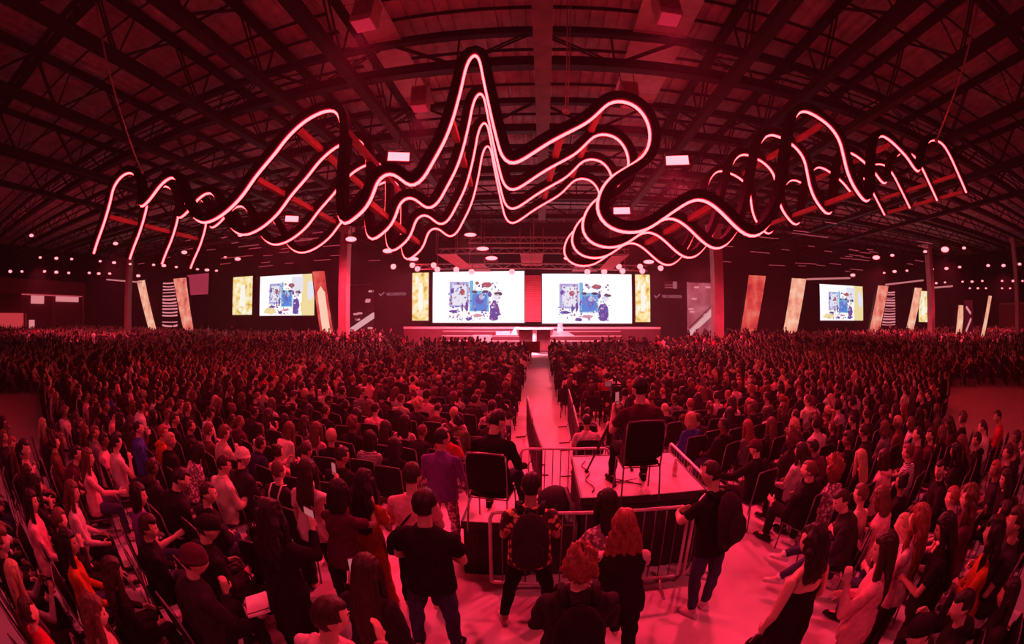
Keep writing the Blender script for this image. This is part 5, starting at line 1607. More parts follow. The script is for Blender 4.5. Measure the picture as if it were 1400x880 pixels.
# seated people who stand out, right of the risers
SEATED = [
    ((3.196, 5.585, 1.36), 'man in maroon cap and black jacket, left arm stretched along the next chair', D(S1, aL=((.9, .35, -.45), (.5, .6, .1)), head=(12, 6, 0)), dict(top=('jacket', 'black'), hr=('buzz', 'dark', 0), hat=('cap', 'maroon'), skin=0), 12, 'chair under the man in the maroon cap'),
    ((4.029, 5.769, 1.36), 'person with a big round mop of brown hair in dark hooded sweater', D(S1, CROSS), dict(top=('hoodie', 'charcoal'), hr=('afro', 'brown', 1), skin=0, wide=1.1), 10, 'chair under the person with the big round mop of hair'),
    ((3.46, 4.391, 1.36), 'broad bald man in thick black jacket leaning back to the left', D(S1, lean=-4, side=-12, aL=((.5, .2, -.9), (-.1, .9, .2)), head=(14, 0, 0)), dict(top=('jacket', 'black'), hr=('buzz', 'brown', 0), skin=0, wide=1.2), 10, 'chair under the broad bald man'),
    ((3.756, 4.238, 1.36), 'woman with huge curly auburn hair beyond the broad bald man', D(S1, F), dict(top=('long', 'print'), hr=('afro', 'red', 2), skin=0), 6, 'chair under the woman with huge curly hair'),
    ((3.206, 3.392, 1.34), 'man in dark jacket with crossed legs and white shoes stretched toward the open floor', D(S1, lean=20, twist=10, head=(24, 6, 0), aL=((.3, .6, -.8), (-.2, .9, .2)), lL=((.35, 1, -.02), (.30, .75, -.62)), lR=((.0, 1, .06), (-.35, .9, -.35))), dict(top=('jacket', 'charcoal'), hr=('short', 'dark', 3), skin=0, shoes='white', eyes=True), 38, 'chair under the man with stretched white shoes'),
    ((3.583, 3.405, 1.34), 'short-haired woman in pale ruffled top with bare shoulders', D(S1, F, PHLOW), dict(top=('tank', 'cream'), hr=('short', 'brown', 4), skin=0), 12, 'chair under the woman in the pale ruffled top'),
    ((4.433, 4.39, 1.36), 'person with smooth long blond hair in dark top beyond the curly-haired woman', D(S1, F), dict(top=('long', 'black'), hr=('long', 'blond', 0), skin=0), 8, 'chair under the person with smooth blond hair'),
    ((3.432, 2.464, 1.36), 'bald man in plain white t-shirt beside the woman in beige trousers', D(S1, PHLOW, head=(8, 0, 0)), dict(top=('tee', 'white'), hr=('buzz', 'blond', 3), skin=0), 14, 'chair under the bald man in white'),
    ((5.182, 3.267, 1.36), 'man in black jacket turning his face back over the crowd', D(S1, twist=16, head=(48, 0, 0), aL=((.6, .3, -.8), (.1, .9, .1))), dict(top=('jacket', 'black'), hr=('short', 'black', 9), skin=0, eyes=True), 26, 'chair under the man turning his face'),
    ((5.354, 4.147, 1.36), 'person in striped collar top with short brown hair among dark jackets', D(S1, CROSS), dict(top=('long', 'stripe'), hr=('short', 'brown', 5), skin=0), 10, 'chair under the person in stripes'),
    ((4.767, 4.179, 1.36), 'person in pink scarf-like top with dark hair, left of the striped collar', D(S1, F), dict(top=('hoodie', 'pink'), hr=('bob', 'dark', 0), skin=0), 10, 'chair under the person in the pink scarf-like top'),
    ((3.684, 3.165, 1.36), 'person in round pink knitted top holding a pale sheet of paper', D(S1, F, PHLOW, head=(0, 16, 0)), dict(top=('long', 'pink'), hr=('bob', 'brown', 1), skin=0), 14, 'chair under the person in the round pink knitted top'),
    ((5.725, 2.238, 1.36), 'woman with long loose hair and dark top facing left by the right edge', D(S1, F, head=(20, 0, 0)), dict(top=('long', 'black'), hr=('long', 'dark', 2), skin=0, eyes=True), 26, 'chair under the woman facing left by the right edge'),
    ((0.87, 7.807, 1.36), 'person in pale t-shirt seated just beyond the right riser', D(S1, PHLOW, head=(0, 8, 0)), dict(top=('tee', 'pale'), hr=('short', 'black', 2), skin=1), 0, 'black chair under the person in pale t-shirt beyond the right riser'),
    ((2.88, 7.696, 1.36), 'woman with fair shoulder-length hair in blue top right of the right riser', D(S1, F), dict(top=('long', 'blue'), hr=('bob', 'blond', 2), skin=0), 4, 'chair under the fair-haired woman in blue'),
    # left block
    ((-2.576, 2.043, 1.38), 'man in dark beanie and jacket with his hand at his chin', D(S1, CHIN, lean=10, head=(-14, 8, 0)), dict(top=('jacket', 'charcoal'), hr=('buzz', 'black', 2), hat=('beanie', 'maroon'), skin=0, eyes=True, wide=1.14), -16, 'chair under the man in the beanie'),
    ((-2.885, 2.61, 1.36), 'man in black cap and thick dark jacket, hands joined over a pale folder', D(S1, PHLOW, lean=8, head=(-12, 12, 0)), dict(top=('jacket', 'black'), hr=('buzz', 'dark', 3), hat=('cap', 'black'), skin=0, eyes=True, wide=1.12), -16, 'chair under the man in the black cap'),
    ((-4.102, 2.608, 1.4), 'man with long dark hair in purple t-shirt, face in profile', D(S1, head=(-24, 0, 0), aR=((.25, .45, -.85), (-.05, .8, .3))), dict(top=('tee', 'purple'), hr=('bob', 'black', 3), skin=0, eyes=True), -22, 'chair under the man in the purple t-shirt'),
    ((-3.49, 2.247, 1.32), 'man in black jacket just in front of the purple t-shirt, face in profile', D(S1, head=(-22, 4, 0)), dict(top=('jacket', 'black'), hr=('swept', 'dark', 3), skin=0, eyes=True), -18, 'chair under the man in black in front of the purple t-shirt'),
    ((-3.846, 1.334, 1.36), 'woman in orange top with long dark hair, face in profile', D(S1, F, head=(-20, 0, 0)), dict(top=('long', 'orange'), hr=('long', 'black', 1), skin=1, eyes=True), -20, 'chair under the woman in orange'),
    ((-2.743, 0.932, 1.36), 'woman with brown hair and pale open collar at the lower left', D(S1, F, head=(-18, 6, 0)), dict(top=('long', 'beige'), hr=('wavy', 'brown', 2), skin=0, eyes=True), -18, 'chair under the woman with the pale open collar'),
    ((-6.679, 1.94, 1.6), 'woman in pink blouse with dark hair tied back at the far left', D(S1, F, head=(-16, 0, 0)), dict(top=('long', 'pink'), hr=('pony', 'black', 2), skin=0, eyes=True), -24, 'chair under the woman in the pink blouse at the far left'),
    ((-5.873, 2.858, 1.4), 'woman with long fair hair in pink top, right arm forward', D(S1, F, head=(-14, 0, 0), aR=((.25, .75, -.6), (-.1, 1, .0))), dict(top=('long', 'pink'), hr=('long', 'brown', 2), skin=0, eyes=True), -20, 'chair under the fair-haired woman in the pink top'),
    ((-4.904, 2.014, 1.38), 'woman with loose brown hair in lilac top, right of the face in deep shade', D(S1, F, head=(-16, 4, 0)), dict(top=('long', 'pale'), hr=('long', 'brown', 1), skin=0, eyes=True), -20, 'chair under the woman in lilac'),
    ((-5, 1.349, 1.4), 'woman with dark hair and wide open pink collar near the left edge', D(S1, F, head=(-14, 0, 0)), dict(top=('jacket', 'pink'), hr=('long', 'black', 0), skin=0, eyes=True), -22, 'chair under the woman with the wide pink collar'),
    ((-3.958, 4.162, 1.36), 'man in cream collared shirt and glasses looking down, beside the pale hat', D(S1, PHLOW, head=(-20, 14, 0)), dict(top=('jacket', 'cream'), hr=('short', 'dark', 4), skin=0, eyes=True), -10, 'chair under the man in the cream shirt'),
    ((-3.853, 4.466, 1.4), 'person in a pale knitted hat and dark coat', D(S1, PHLOW, head=(-12, 10, 0)), dict(top=('jacket', 'charcoal'), hr=('buzz', 'dark', 4), hat=('beanie', 'pale'), skin=0), -8, 'chair under the person in the pale hat'),
    ((-3.142, 4.304, 1.38), 'man in dark top with pale straps over both shoulders', D(S1, PHLOW), dict(top=('tee', 'charcoal'), hr=('short', 'brown', 6), skin=0), -4, 'chair under the man with pale shoulder straps'),
    ((-4.055, 3.369, 1.38), 'broad man in black jacket with bowed head and dark hair', D(S1, lean=12, head=(-10, 20, 0)), dict(top=('jacket', 'black'), hr=('short', 'black', 5), skin=0, wide=1.14), -12, 'chair under the broad man with bowed head'),
    ((-3.459, 3.24, 1.38), 'man with receding dark hair in black hooded sweater, face in profile', D(S1, CROSS, head=(-30, 4, 0)), dict(top=('hoodie', 'black'), hr=('buzz', 'dark', 5), skin=0, eyes=True), -14, 'chair under the man in profile in a black hooded sweater'),
    ((-6.07, 4.735, 1.38), 'person all in bright orange sitting among dark clothes', D(S1, CROSS, head=(-8, 0, 0)), dict(top=('hoodie', 'orange'), hr=('short', 'red', 7), skin=1), -10, 'chair under the person all in orange'),
    ((-3.76, 6.448, 1.36), 'woman with very long light brown hair falling down her pink top', D(S1, F), dict(top=('long', 'pink'), hr=('long', 'brown', 2), skin=0), -2, 'chair under the woman with very long light hair'),
    ((-3.404, 8.426, 1.36), 'man in pink t-shirt with short dark hair in the left block', D(S1, CROSS), dict(top=('tee', 'pink'), hr=('short', 'black', 6), skin=0), 0, 'chair under the man in the pink t-shirt'),
    ((-2.454, 7.501, 1.36), 'woman with straight black hair in pale top before a bare chair back', D(S1, F), dict(top=('long', 'pale'), hr=('long', 'black', 1), skin=0), 0, 'chair with a wide black back under the straight-haired woman'),
    ((-2.638, 6.215, 1.36), 'woman with black hair and striped sleeve, left of the standing man in pale pink', D(S1, F, head=(-6, 0, 0)), dict(top=('long', 'stripe'), hr=('bob', 'black', 4), skin=0), 0, 'chair under the woman with the striped sleeve'),
    ((-1.683, 8.351, 1.36), 'man with short fair hair and pale collar left of the left riser', D(S1, CROSS, head=(-10, 0, 0)), dict(top=('jacket', 'pale'), hr=('short', 'blond', 8), skin=0), 0, 'chair under the fair-haired man with the pale collar'),
]
SEATED += [
    ((2.881, 1.112, 1.36), 'person in black hooded sweater at the lower right corner, bare hands before the chest', D(S1, PH2, lean=8, head=(18, 8, 0)), dict(top=('hoodie', 'black'), hr=('short', 'black', 10), skin=0), 24, 'chair under the person in the black hooded sweater'),
    ((3.367, 0.819, 1.36), 'person with long black hair in charcoal jacket cut by the lower right edge', D(S1, F, PHLOW), dict(top=('jacket', 'charcoal'), hr=('long', 'black', 0), skin=1), 24, 'chair at the lower right edge under the charcoal jacket'),
    ((2.38, 1.181, 1.34), 'bowed person in black jacket and dark cap at the bottom right', D(S1, PHLOW, lean=14, head=(14, 14, 0)), dict(top=('jacket', 'black'), hr=('buzz', 'dark', 6), hat=('cap', 'black'), skin=0), 24, 'chair under the bowed person in the dark cap'),
]
for hd, lab, p, kw, yw, clab in SEATED:
    kw = dict(kw); kw.pop('scale', None)
    kw.setdefault('legs', ('trousers', 'black' if len(lab) % 2 else 'denim'))
    kw.setdefault('shoes', ('black', 'charcoal', 'white')[len(lab) % 3])
    h = put(hd, lab, p, yw, voxel=.0112, **kw)
    seat_under(h, clab, True)
    if 'sheet of paper' in lab:
        ps = POSES[h['_k']]; hp, fd, pn = ps.handpoint('R')
        q = obj('paper_sheet', MB().box((0, 0, 0), (.21, .29, .002)), WHITE); q.matrix_basis = h.matrix_basis @ Matrix.Translation(hp + V((-.1, .04, .03))) @ Matrix.Rotation(.6, 4, 'X'); tag(q, 'pale sheet of paper held by the person in the pink knitted top', 'paper')
    if 'pale straps' in lab:
        ps = POSES[h['_k']]; M = Matrix.Translation(ps.N) @ ps.C.to_4x4()
        for s in (-1, 1):
            obj('shoulder_strap', MB().tube([(s * .09, .05, .01), (s * .09, -.05, .02), (s * .085, -.13, -.10), (s * .06, -.155, -.34)], [(.016, .004)] * 4, 6, side=(1, 0, 0)), FAB['white'], h, 'pale strap', mtx=M, smooth=True)

q = thing('folder', 'pale folder lying on the lap beside the man in the black cap', 'folder')
q.matrix_basis = Matrix.Translation((-2.362, 2.427, 0.64)) @ Matrix.Rotation(-.9, 4, 'Z') @ Matrix.Rotation(.25, 4, 'X')
obj('cover', MB().box((0, 0, 0), (.32, .23, .018)), WHITE, q)
obj('elastic_band', MB().box((.12, 0, 0), (.012, .235, .022)), FAB['black'], q)
q = thing('tote_bag', 'tall pale cloth tote bag standing on the floor behind the woman with the pale collar', 'bag', (-3.961, 1.931, 0), .5)
me = MB().tube([(0, 0, 0), (0, 0, .18), (0, 0, .38), (0, 0, .42)], [(.17, .07), (.18, .08), (.17, .03), (.165, .015)], 14, side=(1, 0, 0), cap=1).mesh('sack', True)
displace(me, wrinkle(.006, 22, .4)); obj('sack', me, FAB['pale'], q)
for s_ in (-1, 1):
    obj('strap', MB().tube([(-.08, s_ * .012, .40), (-.05, s_ * .03, .58), (0, s_ * .035, .62), (.05, s_ * .03, .58), (.08, s_ * .012, .40)], [(.014, .004)] * 5, 6, side=(1, 0, 0)), FAB['pale'], q, smooth=True)

# ---------------------------------------------------------------- the rest of the audience
cy_, sy_ = math.cos(YAW), math.sin(YAW)
bpy.context.view_layer.update()
KEEP = []                    # footprints of everything else that stands on the floor
for o in COL.objects:
    if o.type == 'MESH' and not o.get('kind') and o.name.split('.')[0] not in ('body',):
        bb = [o.matrix_world @ V(c) for c in o.bound_box]
        if min(p.z for p in bb) < 1.6 and min(p.y for p in bb) > 9:
            KEEP.append((min(p.x for p in bb) - .55, max(p.x for p in bb) + .55, min(p.y for p in bb) - .6, max(p.y for p in bb) + .3))


def open_floor(x, y):
    """the two wide clear walkways at the sides of the near blocks"""
    for z in (.05, .5, .9, 1.35):
        v = V((x * cy_ + y * sy_, -x * sy_ + y * cy_, z - 3.1)); L = v.length
        th = math.acos(max(-1, min(1, v.y / L))); r = 2 * 595 * math.sin(th / 2); q = math.hypot(v.x, v.z)
        px, py = 700 + v.x / q * r, 440 - v.z / q * r
        if (1292 < px < 1440 and 530 < py < 560 + (px - 1292) * .03) or (-40 < px < 62 and 540 < py < 568):
            return True
    return False



def free(x, y):
    if y < -2.2 or y > 43.5 or abs(x) > 73:
        return False
    d = math.hypot(x, y)
    if d < 1.9:
        return False
    if x > .0:
        e = .86 if y > 8.2 else (2.85 if y > 4.6 else 2.95 + (4.6 - y) * .16)
        if x < e:
            return False
        if y < .6 and x < 3.2:
            return False
    else:
        e = -.60 if y > 8.6 else -.82 if y > 7.6 else (-1.25 if y > 6.1 else (-1.75 if y > 5.4 else -2.45))
        if x > e:
            return False
        if y < .6 and x > -2.4:
            return False
    if y > 34.5 and abs(x) < 15:
        return False
    if 36 < abs(x) < 38.5:
        return False
    for (bx0, by0, _z), lab, w in COLUMNS:
        if abs(x - bx0) < w + .3 and abs(y - by0) < w + .3:
            return False
    if any(a < x < b and c < y < e for a, b, c, e in KEEP):
        return False
    return not open_floor(x, y)


def in_view(x, y, z=.9):
    v = V((x * cy_ + y * sy_, -x * sy_ + y * cy_, z - 3.1)); L = v.length
    th = math.acos(max(-1, min(1, v.y / L))); r = 2 * 595 * math.sin(th / 2); q = math.hypot(v.x, v.z)
    px, py = 700 + v.x / q * r, 440 - v.z / q * r
    return -30 < px < 1430 and -30 < py < 925


SEATS = []
ROWP = .94
for k in range(80):
    r = 47.6 - ROWP * k + .0
    if r < 5.5:
        break
    for sd in (-1, 1):
        n = 0
        for j in range(140):
            s = .40 + .575 * j
            if s / r > 1.45:
                break
            a = sd * s / r
            x = r * math.sin(a); y = 46 - r * math.cos(a)
            if not free(x, y):
                continue
            x += R.uniform(-.05, .05); y += R.uniform(-.07, .07)
            if not in_view(x, y):
                continue
            n += 1
            if any((x - tx) ** 2 + (y - ty) ** 2 < tr * tr for tx, ty, tr in TAKEN):
                continue
            SEATS.append((math.hypot(x, y), x, y, k, sd, n))
# wide side rows farther out
for k in range(60):
    r = 48.5 + ROWP * k
    for sd in (-1, 1):
        for j in range(200):
            s = .4 + .6 * j
            if s / r > 1.45:
                break
            a = sd * s / r
            x = r * math.sin(a); y = 46 - r * math.cos(a)
            if free(x, y) and in_view(x, y) and not any((x - tx) ** 2 + (y - ty) ** 2 < tr * tr for tx, ty, tr in TAKEN):
                SEATS.append((math.hypot(x, y), x, y, 100 + k, sd, j))
SEATS.sort()
N_HERO = sum(1 for o in COL.objects if o.name.split('.')[0] == 'person')
N_IND = 300 - N_HERO
ONES = 'first second third fourth fifth sixth seventh eighth ninth tenth eleventh twelfth thirteenth fourteenth fifteenth sixteenth seventeenth eighteenth nineteenth twentieth'.split()


def ordw(n):
    if n <= 20:
        return ONES[n - 1]
    t_ = {2: 'twenty', 3: 'thirty', 4: 'forty', 5: 'fifty'}[n // 10]
    return t_ + '-' + ONES[n % 10 - 1] if n % 10 else {2: 'twentieth', 3: 'thirtieth', 4: 'fortieth', 5: 'fiftieth'}[n // 10]


GP = []
for sx in 'mf':
    b_ = dict(sex=sx, sit=True)
    GP += [D(b_), D(b_, CROSS), D(b_, PHLOW, head=(0, 18, 0)), D(b_, ELB, head=(0, -12, 0)), D(b_, CHIN, head=(8, 4, 0)), D(b_, XLEG, head=(-16, 0, 0)), D(b_, lean=-4, head=(18, 0, 0)), D(b_, side=7, head=(-8, 3, 6))]
    GP += [D(b_, PH2)] if sx == 'f' else [D(b_, lean=10, head=(-24, 6, 0))]
TOPS = ['black'] * 22 + ['charcoal'] * 8 + ['navy'] * 3 + ['grey'] * 3 + ['white'] * 2 + ['pale'] * 3 + ['pink'] * 2 + ['maroon'] * 4 + ['red', 'cream', 'olive', 'brown', 'blue', 'stripe', 'print', 'beige']
DARKW = {'black': 'black', 'charcoal': 'charcoal', 'navy': 'dark navy', 'grey': 'grey', 'white': 'white', 'pale': 'pale', 'pink': 'pink', 'maroon': 'maroon', 'red': 'red', 'cream': 'cream', 'olive': 'olive', 'brown': 'brown', 'blue': 'blue', 'stripe': 'striped', 'print': 'patterned', 'beige': 'beige'}
rows = sorted({(s[3], s[4]) for s in SEATS[:N_IND + 40] if s[3] < 100})
RK = {}
for sd in (-1, 1):
    for i, k in enumerate(sorted({s[3] for s in SEATS[:N_IND] if s[4] == sd})):
        RK[(k, sd)] = i + 1
NUMR = {}
IND = SEATS[:N_IND]; REST = SEATS[N_IND:]
for key in {(s[3], s[4]) for s in IND}:
    for i, s in enumerate(sorted([q for q in IND if (q[3], q[4]) == key], key=lambda q: abs(q[1]))):
        NUMR[id(s)] = i + 1
for s in IND:
    d, x, y, k, sd, n = s
    p = R.choice(GP); f = p['sex'] == 'f'
    kinds = (['long', 'long', 'wavy', 'bob', 'pony', 'bun'] if f else ['short', 'short', 'short', 'buzz', 'swept', 'curly'])
    hk = R.choice(kinds); hc = R.choice(['black', 'black', 'black', 'dark', 'dark', 'dark', 'dark', 'brown', 'brown', 'red', 'blond', 'brown'])
    tk = R.choice(['tee', 'tee', 'long', 'long', 'jacket', 'hoodie'] if not f else ['tee', 'long', 'long', 'jacket'])
    tc = R.choice(TOPS)
    gar = {'tee': 't-shirt', 'long': 'sleeved top', 'jacket': 'jacket', 'hoodie': 'hooded sweater'}[tk]
    hw = {'long': 'long %s hair', 'wavy': 'wavy %s hair', 'bob': 'bobbed %s hair', 'pony': '%s ponytail', 'bun': '%s hair bun', 'short': 'short %s hair', 'buzz': 'cropped %s hair', 'swept': 'swept %s hair', 'curly': 'curly %s hair'}[hk] % {'dark': 'dark-brown', 'red': 'auburn'}.get(hc, hc)
    side = 'left' if sd < 0 else 'right'
    place = '%s row of %s block, %s seat from aisle' % (ordw(RK[(k, sd)]), side, ordw(NUMR[id(s)]))
    lab = 'person with %s in %s %s, %s' % (hw, DARKW[tc], gar, place)
    if len(lab.split()) > 16:
        lab = lab.replace('person with ', '', 1)
    if len(lab.split()) > 16:
        lab = lab.replace('hooded sweater', 'hoodie').replace('sleeved top', 'top').replace('dark navy', 'navy')
    inw = math.radians(14) * max(-1, min(1, x / 6.5))
    yw = face_stage(x, y) + inw + math.radians(R.gauss(0, 7))
    sc_ = R.uniform(.92, 1.02) * (1 if not f else .96)
    t = person((x, y, 0), yw, lab, p, 'seated audience', top=(tk, tc), legs=('trousers', R.choice(['black', 'black', 'denim', 'charcoal', 'navy'])), hr=(hk, hc, R.randrange(3)), skin=R.choice([0, 0, 1, 1, 2, 3]), scale=sc_, voxel=.0135, shoes=R.choice(['black', 'charcoal', 'white']) if d < 8 else None)
    chair((x, y), yw, ('black chair under the person in %s %s, %s' % (DARKW[tc], gar, place)) if True else '', 'audience chairs', d < 6.5)
for o in COL.objects:
    if o.type == 'EMPTY' and o.get('category') == 'chair' and len(o['label'].split()) > 16:
        o['label'] = o['label'].replace('black chair under the person in', 'chair under', 1)
for o in COL.objects:
    if o.get('category') == 'chair' and len(o['label'].split()) > 16:
        o['label'] = o['label'].replace('black chair under the person in', 'chair under', 1)


def terrace(x, y):
    """height of the gently rising side floors"""
    k = max(0., min(1., (abs(x) - 9) / 8))
    return .019 * max(0., math.hypot(x, y) - 24) * k


tb = MB(); NX, NY = 77, 26
tv = [(HX0 + .2 + (HX1 - HX0 - .4) * i / (NX - 1), -4 + 48.5 * j / (NY - 1)) for j in range(NY) for i in range(NX)]
tb.add([(x, y, terrace(x, y) - .004) for x, y in tv], [(j * NX + i, j * NX + i + 1, (j + 1) * NX + i + 1, (j + 1) * NX + i) for j in range(NY - 1) for i in range(NX - 1)
                                                      if max(terrace(*tv[(j + b_) * NX + i + a_]) for a_ in (0, 1) for b_ in (0, 1)) > 0])
struct('floor_terrace', tb, floor_mat(), 'gently rising floor under the far side blocks of seats', 'floor')


# everyone beyond: one crowd
def lowperson(stand, nsec, rnd, longhair):
    """light figure for the far crowd: (verts, tris, role) with role 0 skin, 1 hair, 2 clothing"""
    mb = MB()
    z0 = 0 if not stand else .38
    mb.tube([(0, -.02, .42 + z0), (0, -.02, .62 + z0), (0, .0, .92 + z0), (0, .01, 1.04 + z0), (0, .015, 1.10 + z0)], [(.17, .13), (.155, .115), (.19, .115), (.15, .09), (.065, .06)], nsec, side=(1, 0, 0), mi=2)
    for s in (-1, 1):
        mb.tube([(s * .19, 0, 1.02 + z0), (s * .25, .06, .78 + z0), (s * .12, .28, .70 + z0)], [.055, .045, .035], max(4, nsec // 2), mi=2)
        mb.ball((s * .11, .32, .70 + z0), .045, 5, 4, mi=0)
        if not stand:
            mb.tube([(s * .10, .02, .54), (s * .13, .42, .53), (s * .13, .45, .08)], [.10, .075, .05], max(4, nsec // 2), mi=2)
        else:
            mb.tube([(s * .09, -.02, .86), (s * .10, 0, .45), (s * .10, .0, .02)], [.10, .07, .05], max(4, nsec // 2), mi=2)
    mb.tube([(0, .015, 1.08 + z0), (0, .025, 1.18 + z0)], .05, max(4, nsec // 2), cap=0, mi=0)
    mb.ball((0, .045, 1.245 + z0), (.078, .098, .118), nsec, max(4, nsec // 2 + 1), mi=0)
    mb.ball((0, .022, 1.272 + z0), (.088, .100, .104), nsec, max(4, nsec // 2 + 1), mi=1)
    if longhair:
        mb.tube([(0, -.03, 1.26 + z0), (0, -.07, 1.12 + z0), (0, -.10, .92 + z0)], [(.085, .06), (.10, .05), (.06, .03)], max(5, nsec - 2), side=(1, 0, 0), mi=1)
    tris = []; rl = []
    for f, m in zip(mb.f, mb.m):
        for i in range(1, len(f) - 1):
            tris.append((f[0], f[i], f[i + 1])); rl.append(m)
    return np.array(mb.v, np.float32), np.array(tris, np.int32), np.array(rl, np.int32)


rnd = random.Random(5)
TPL = {(lod, st, lh): lowperson(st, (8, 6, 5)[lod], rnd, lh) for lod in (0, 1, 2) for st in (0, 1) for lh in (0, 1)}
CM_ = [SKINS[0], SKINS[1], SKINS[2], HC['black'], HC['dark'], HC['brown'], HC['blond'], HC['red']] + [FAB[k] for k in ('black', 'charcoal', 'navy', 'grey', 'white', 'pale', 'pink', 'maroon', 'red', 'cream')]
CLW = [8] * 20 + [9] * 8 + [10] * 2 + [11] * 3 + [12] * 2 + [13] * 3 + [14] * 2 + [15] * 4 + [16] + [17]
allv, allf, allm = [], [], []
base = 0
n_c = 0
chairs_at = []
for d, x, y, k, sd, n in REST:
    if d > 30 and abs(x) > 24 and rnd.random() < .25:
        continue
    lod = 0 if d < 17 else (1 if d < 28 else 2)
    st = 1 if rnd.random() < (.02 if d < 26 else .05 if y < 30 or abs(x) < 4 else .4 if abs(x) < 22 else .06) else 0
    v, f, rl = TPL[(lod, st, 1 if rnd.random() < .42 else 0)]
    yw = face_stage(x, y) + math.radians(rnd.gauss(0, 12)) + math.radians(10) * max(-1, min(1, x / 9))
    s = rnd.uniform(.93, 1.05)
    c, sn = math.cos(yw) * s, math.sin(yw) * s
    lean = rnd.gauss(.02, .05)
    vv = np.empty_like(v)
    vy = v[:, 1] + lean * np.maximum(0, v[:, 2] - .6)
    vx = v[:, 0] * rnd.uniform(.92, 1.08)
    vv[:, 0] = x + c * vx - sn * vy; vv[:, 1] = y + sn * vx + c * vy; vv[:, 2] = v[:, 2] * s + terrace(x, y)
    mm = np.array([rnd.choice((0, 0, 1, 2)), rnd.choice((3, 3, 3, 3, 4, 4, 4, 5, 3, 4, 5, 7, 6)), rnd.choice(CLW)], np.int32)
    allv.append(vv); allf.append(f + base); allm.append(mm[rl]); base += len(v)
    if d < 24 and not st:
        chairs_at.append((x, y, yw))
    n_c += 1
Vv = np.concatenate(allv); Ff = np.concatenate(allf); Mm = np.concatenate(allm)


def npmesh(name, v, f, m, smooth=True):
    me = bpy.data.meshes.new(name)
    me.vertices.add(len(v)); me.vertices.foreach_set('co', v.astype(np.float32).ravel())
    k = f.shape[1]
    me.loops.add(f.size); me.loops.foreach_set('vertex_index', f.astype(np.int32).ravel())
    me.polygons.add(len(f))
    me.polygons.foreach_set('loop_start', np.arange(0, f.size, k, dtype=np.int32))
    me.polygons.foreach_set('material_index', m.astype(np.int32))
    me.polygons.foreach_set('use_smooth', np.full(len(f), smooth))
    me.update(calc_edges=True); me.validate()
    return me


o = obj('crowd', npmesh('crowd', Vv, Ff, Mm), CM_)
tag(o, 'the rest of the seated crowd filling the hall all the way to the stage', 'crowd', None, 'stuff')
# their chairs: one low mesh
cb = MB().box((0, .02, .445), (.44, .43, .05)).box((0, -.24, .69), (.43, .04, .38))
for sx in (-1, 1):
    for sy in (-1, 1):
        cb.bar((sx * .21, sy * .2, .42), (sx * .22, sy * .23, 0), .022)
cv = np.array(cb.v, np.float32); cf = np.array(cb.f, np.int32)
av, af = [], []
for i, (x, y, yw) in enumerate(chairs_at):
    c, sn = math.cos(yw), math.sin(yw)
    vv = np.empty_like(cv); vv[:, 0] = x + c * cv[:, 0] - sn * cv[:, 1]; vv[:, 1] = y + sn * cv[:, 0] + c * cv[:, 1]; vv[:, 2] = cv[:, 2]
    av.append(vv); af.append(cf + i * len(cv))
o = obj('audience_chairs', npmesh('audience_chairs', np.concatenate(av), np.concatenate(af), np.zeros(sum(map(len, af)), np.int32), False), [FAB['black']])
tag(o, 'rows of black chairs under the rest of the crowd', 'chairs', None, 'stuff')
print('PEOPLE', N_HERO, len(IND), n_c, len(Ff))

# ---------------------------------------------------------------- light and camera
def light(name, kind, loc, energy, col, **kw):
    L = bpy.data.lights.new(name, kind); L.energy = energy; L.color = col
    for k, v in kw.items():
        setattr(L, k, v)
    o = bpy.data.objects.new(name, L); COL.objects.link(o); o.location = loc
    return o


def aim(o, tgt):
    o.rotation_euler = (V(tgt) - o.location).to_track_quat('-Z', 'Y').to_euler()


W = bpy.data.worlds.new('hall_air'); SC.world = W; W.use_nodes = True
W.node_tree.nodes['Background'].inputs[0].default_value = (.35, .02, .06, 1)
W.node_tree.nodes['Background'].inputs[1].default_value = .02
VS = W.node_tree.nodes.new('ShaderNodeVolumeScatter')          # thin stage haze in the air
VS.inputs['Color'].default_value = (1, .9, .92, 1); VS.inputs['Density'].default_value = .0014; VS.inputs['Anisotropy'].default_value = .25
W.node_tree.links.new(VS.outputs[0], W.node_tree.nodes['World Output'].inputs['Volume'])
RED = (1., .024, .075)
AIMS = [(-1.5, 6, 0), (1.5, 5, 0), (3., 4, 0), (-4, 5, 0)]
for (p, w, h, lab), tg in zip(BIG[:4], AIMS):
    d = V(tg) - V(p)
    o = light('flood_beam', 'SPOT', V(p) + V((0, 0, -.6)) + d.normalized() * .5, 11000, RED, spot_size=.95, spot_blend=1.0, shadow_soft_size=.4)
    aim(o, tg)
for x, y, z in HUNG_BOXES:
    tg = (x * .45, y - 5.2, 0)
    o = light('added_key_beam', 'SPOT', (x, y, z - .62), 6200, RED, spot_size=1.25, spot_blend=.9, shadow_soft_size=.3)  # added key light, hosted by the hung boxes
    aim(o, tg)
SIDE = [BIG[i][0] for i in (4, 5, 12, 13)] + [clampxy(SMALL[4][0]), clampxy(SMALL[1][0]), clampxy(SMALL_R[10][0]), (BIG[11][0][0] + 3, BIG[11][0][1] - 4, BIG[11][0][2])]  # last position has no lamp; added to light the right column
for p in SIDE:
    o = light('side_beam', 'SPOT', (p[0], p[1] - .6, p[2] - .8), 5000, (1., .04, .10), spot_size=2.6, spot_blend=.9, shadow_soft_size=.4)
    aim(o, (p[0], p[1] + 3, 0))
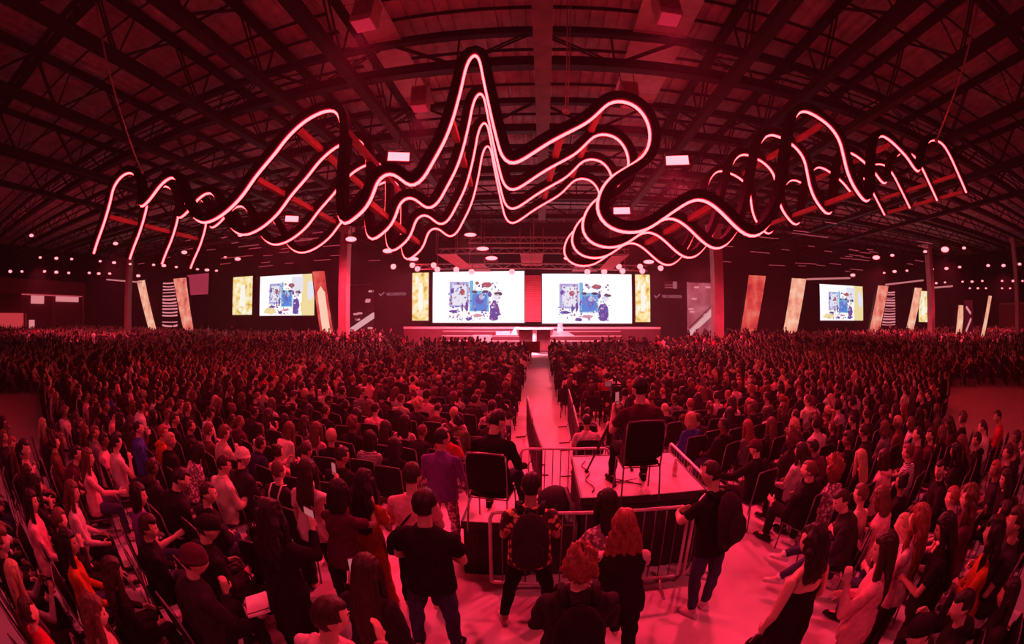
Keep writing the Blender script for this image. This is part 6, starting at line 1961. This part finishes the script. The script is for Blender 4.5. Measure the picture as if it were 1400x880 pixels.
for i, (p, w, h, lab) in enumerate(BIG[6:12]):
    tg = ((p[0] * .8, 43 if i % 2 else 40, 1.0))
    o = light('stage_beam', 'SPOT', V(p) + V((0, 0, -.8)), 5200, (1., .20, .28), spot_size=1.5, spot_blend=.9, shadow_soft_size=.4)
    aim(o, tg)
p = BIG[8][0]
o = light('stage_front_beam', 'SPOT', (p[0] + 1.2, p[1] - 1.0, p[2] - .9), 3800, (1., .55, .60), spot_size=.62, spot_blend=.6, shadow_soft_size=.3)
aim(o, (-.2, 39.0, 1.8))
for i, tg in ((6, (-2.5, 20, 0)), (9, (2.5, 20, 0)), (10, (-10, 24, 0)), (11, (10, 24, 0))):
    p = BIG[i][0]
    o = light('crowd_beam', 'SPOT', (p[0], p[1] - .5, p[2] - .8), 5200, (1., .09, .15), spot_size=1.1, spot_blend=1., shadow_soft_size=.35)
    aim(o, tg)
for p, w, h, lab in FILL_BEHIND:
    tg = (p[0] * .25, 4.5, 0)
    d = V(tg) - V(p)
    o = light('flood_beam', 'SPOT', V(p) + V((0, 0, -.6)) + d.normalized() * .5, 1600, (1., .06, .12), spot_size=2.3, spot_blend=.9, shadow_soft_size=.6)  # fill from the unseen lamps behind the camera
    aim(o, tg)
SC.view_settings.view_transform = 'Standard'; SC.view_settings.look = 'None'
SC.view_settings.gamma = 1; SC.view_settings.exposure = 0; SC.view_settings.use_curve_mapping = False
SC.cycles.use_denoising = True
SC.cycles.max_bounces = 5; SC.cycles.diffuse_bounces = 3; SC.cycles.glossy_bounces = 2; SC.cycles.transmission_bounces = 2
SC.cycles.volume_bounces = 0; SC.cycles.sample_clamp_indirect = 4.0; SC.cycles.caustics_reflective = False; SC.cycles.caustics_refractive = False

cam = bpy.data.cameras.new('camera'); co = bpy.data.objects.new('camera', cam); COL.objects.link(co)
cam.type = 'PANO'; cam.panorama_type = 'FISHEYE_EQUISOLID'
cam.sensor_fit = 'HORIZONTAL'; cam.sensor_width = 36.0; cam.fisheye_lens = 15.3000; cam.fisheye_fov = math.radians(300)
cam.lens = 15.3000
cam.clip_start = .05; cam.clip_end = 400
co.location = (0, 0, 3.1)
co.rotation_euler = (PI / 2 - 0.00672, 0, 0.06388)
SC.camera = co
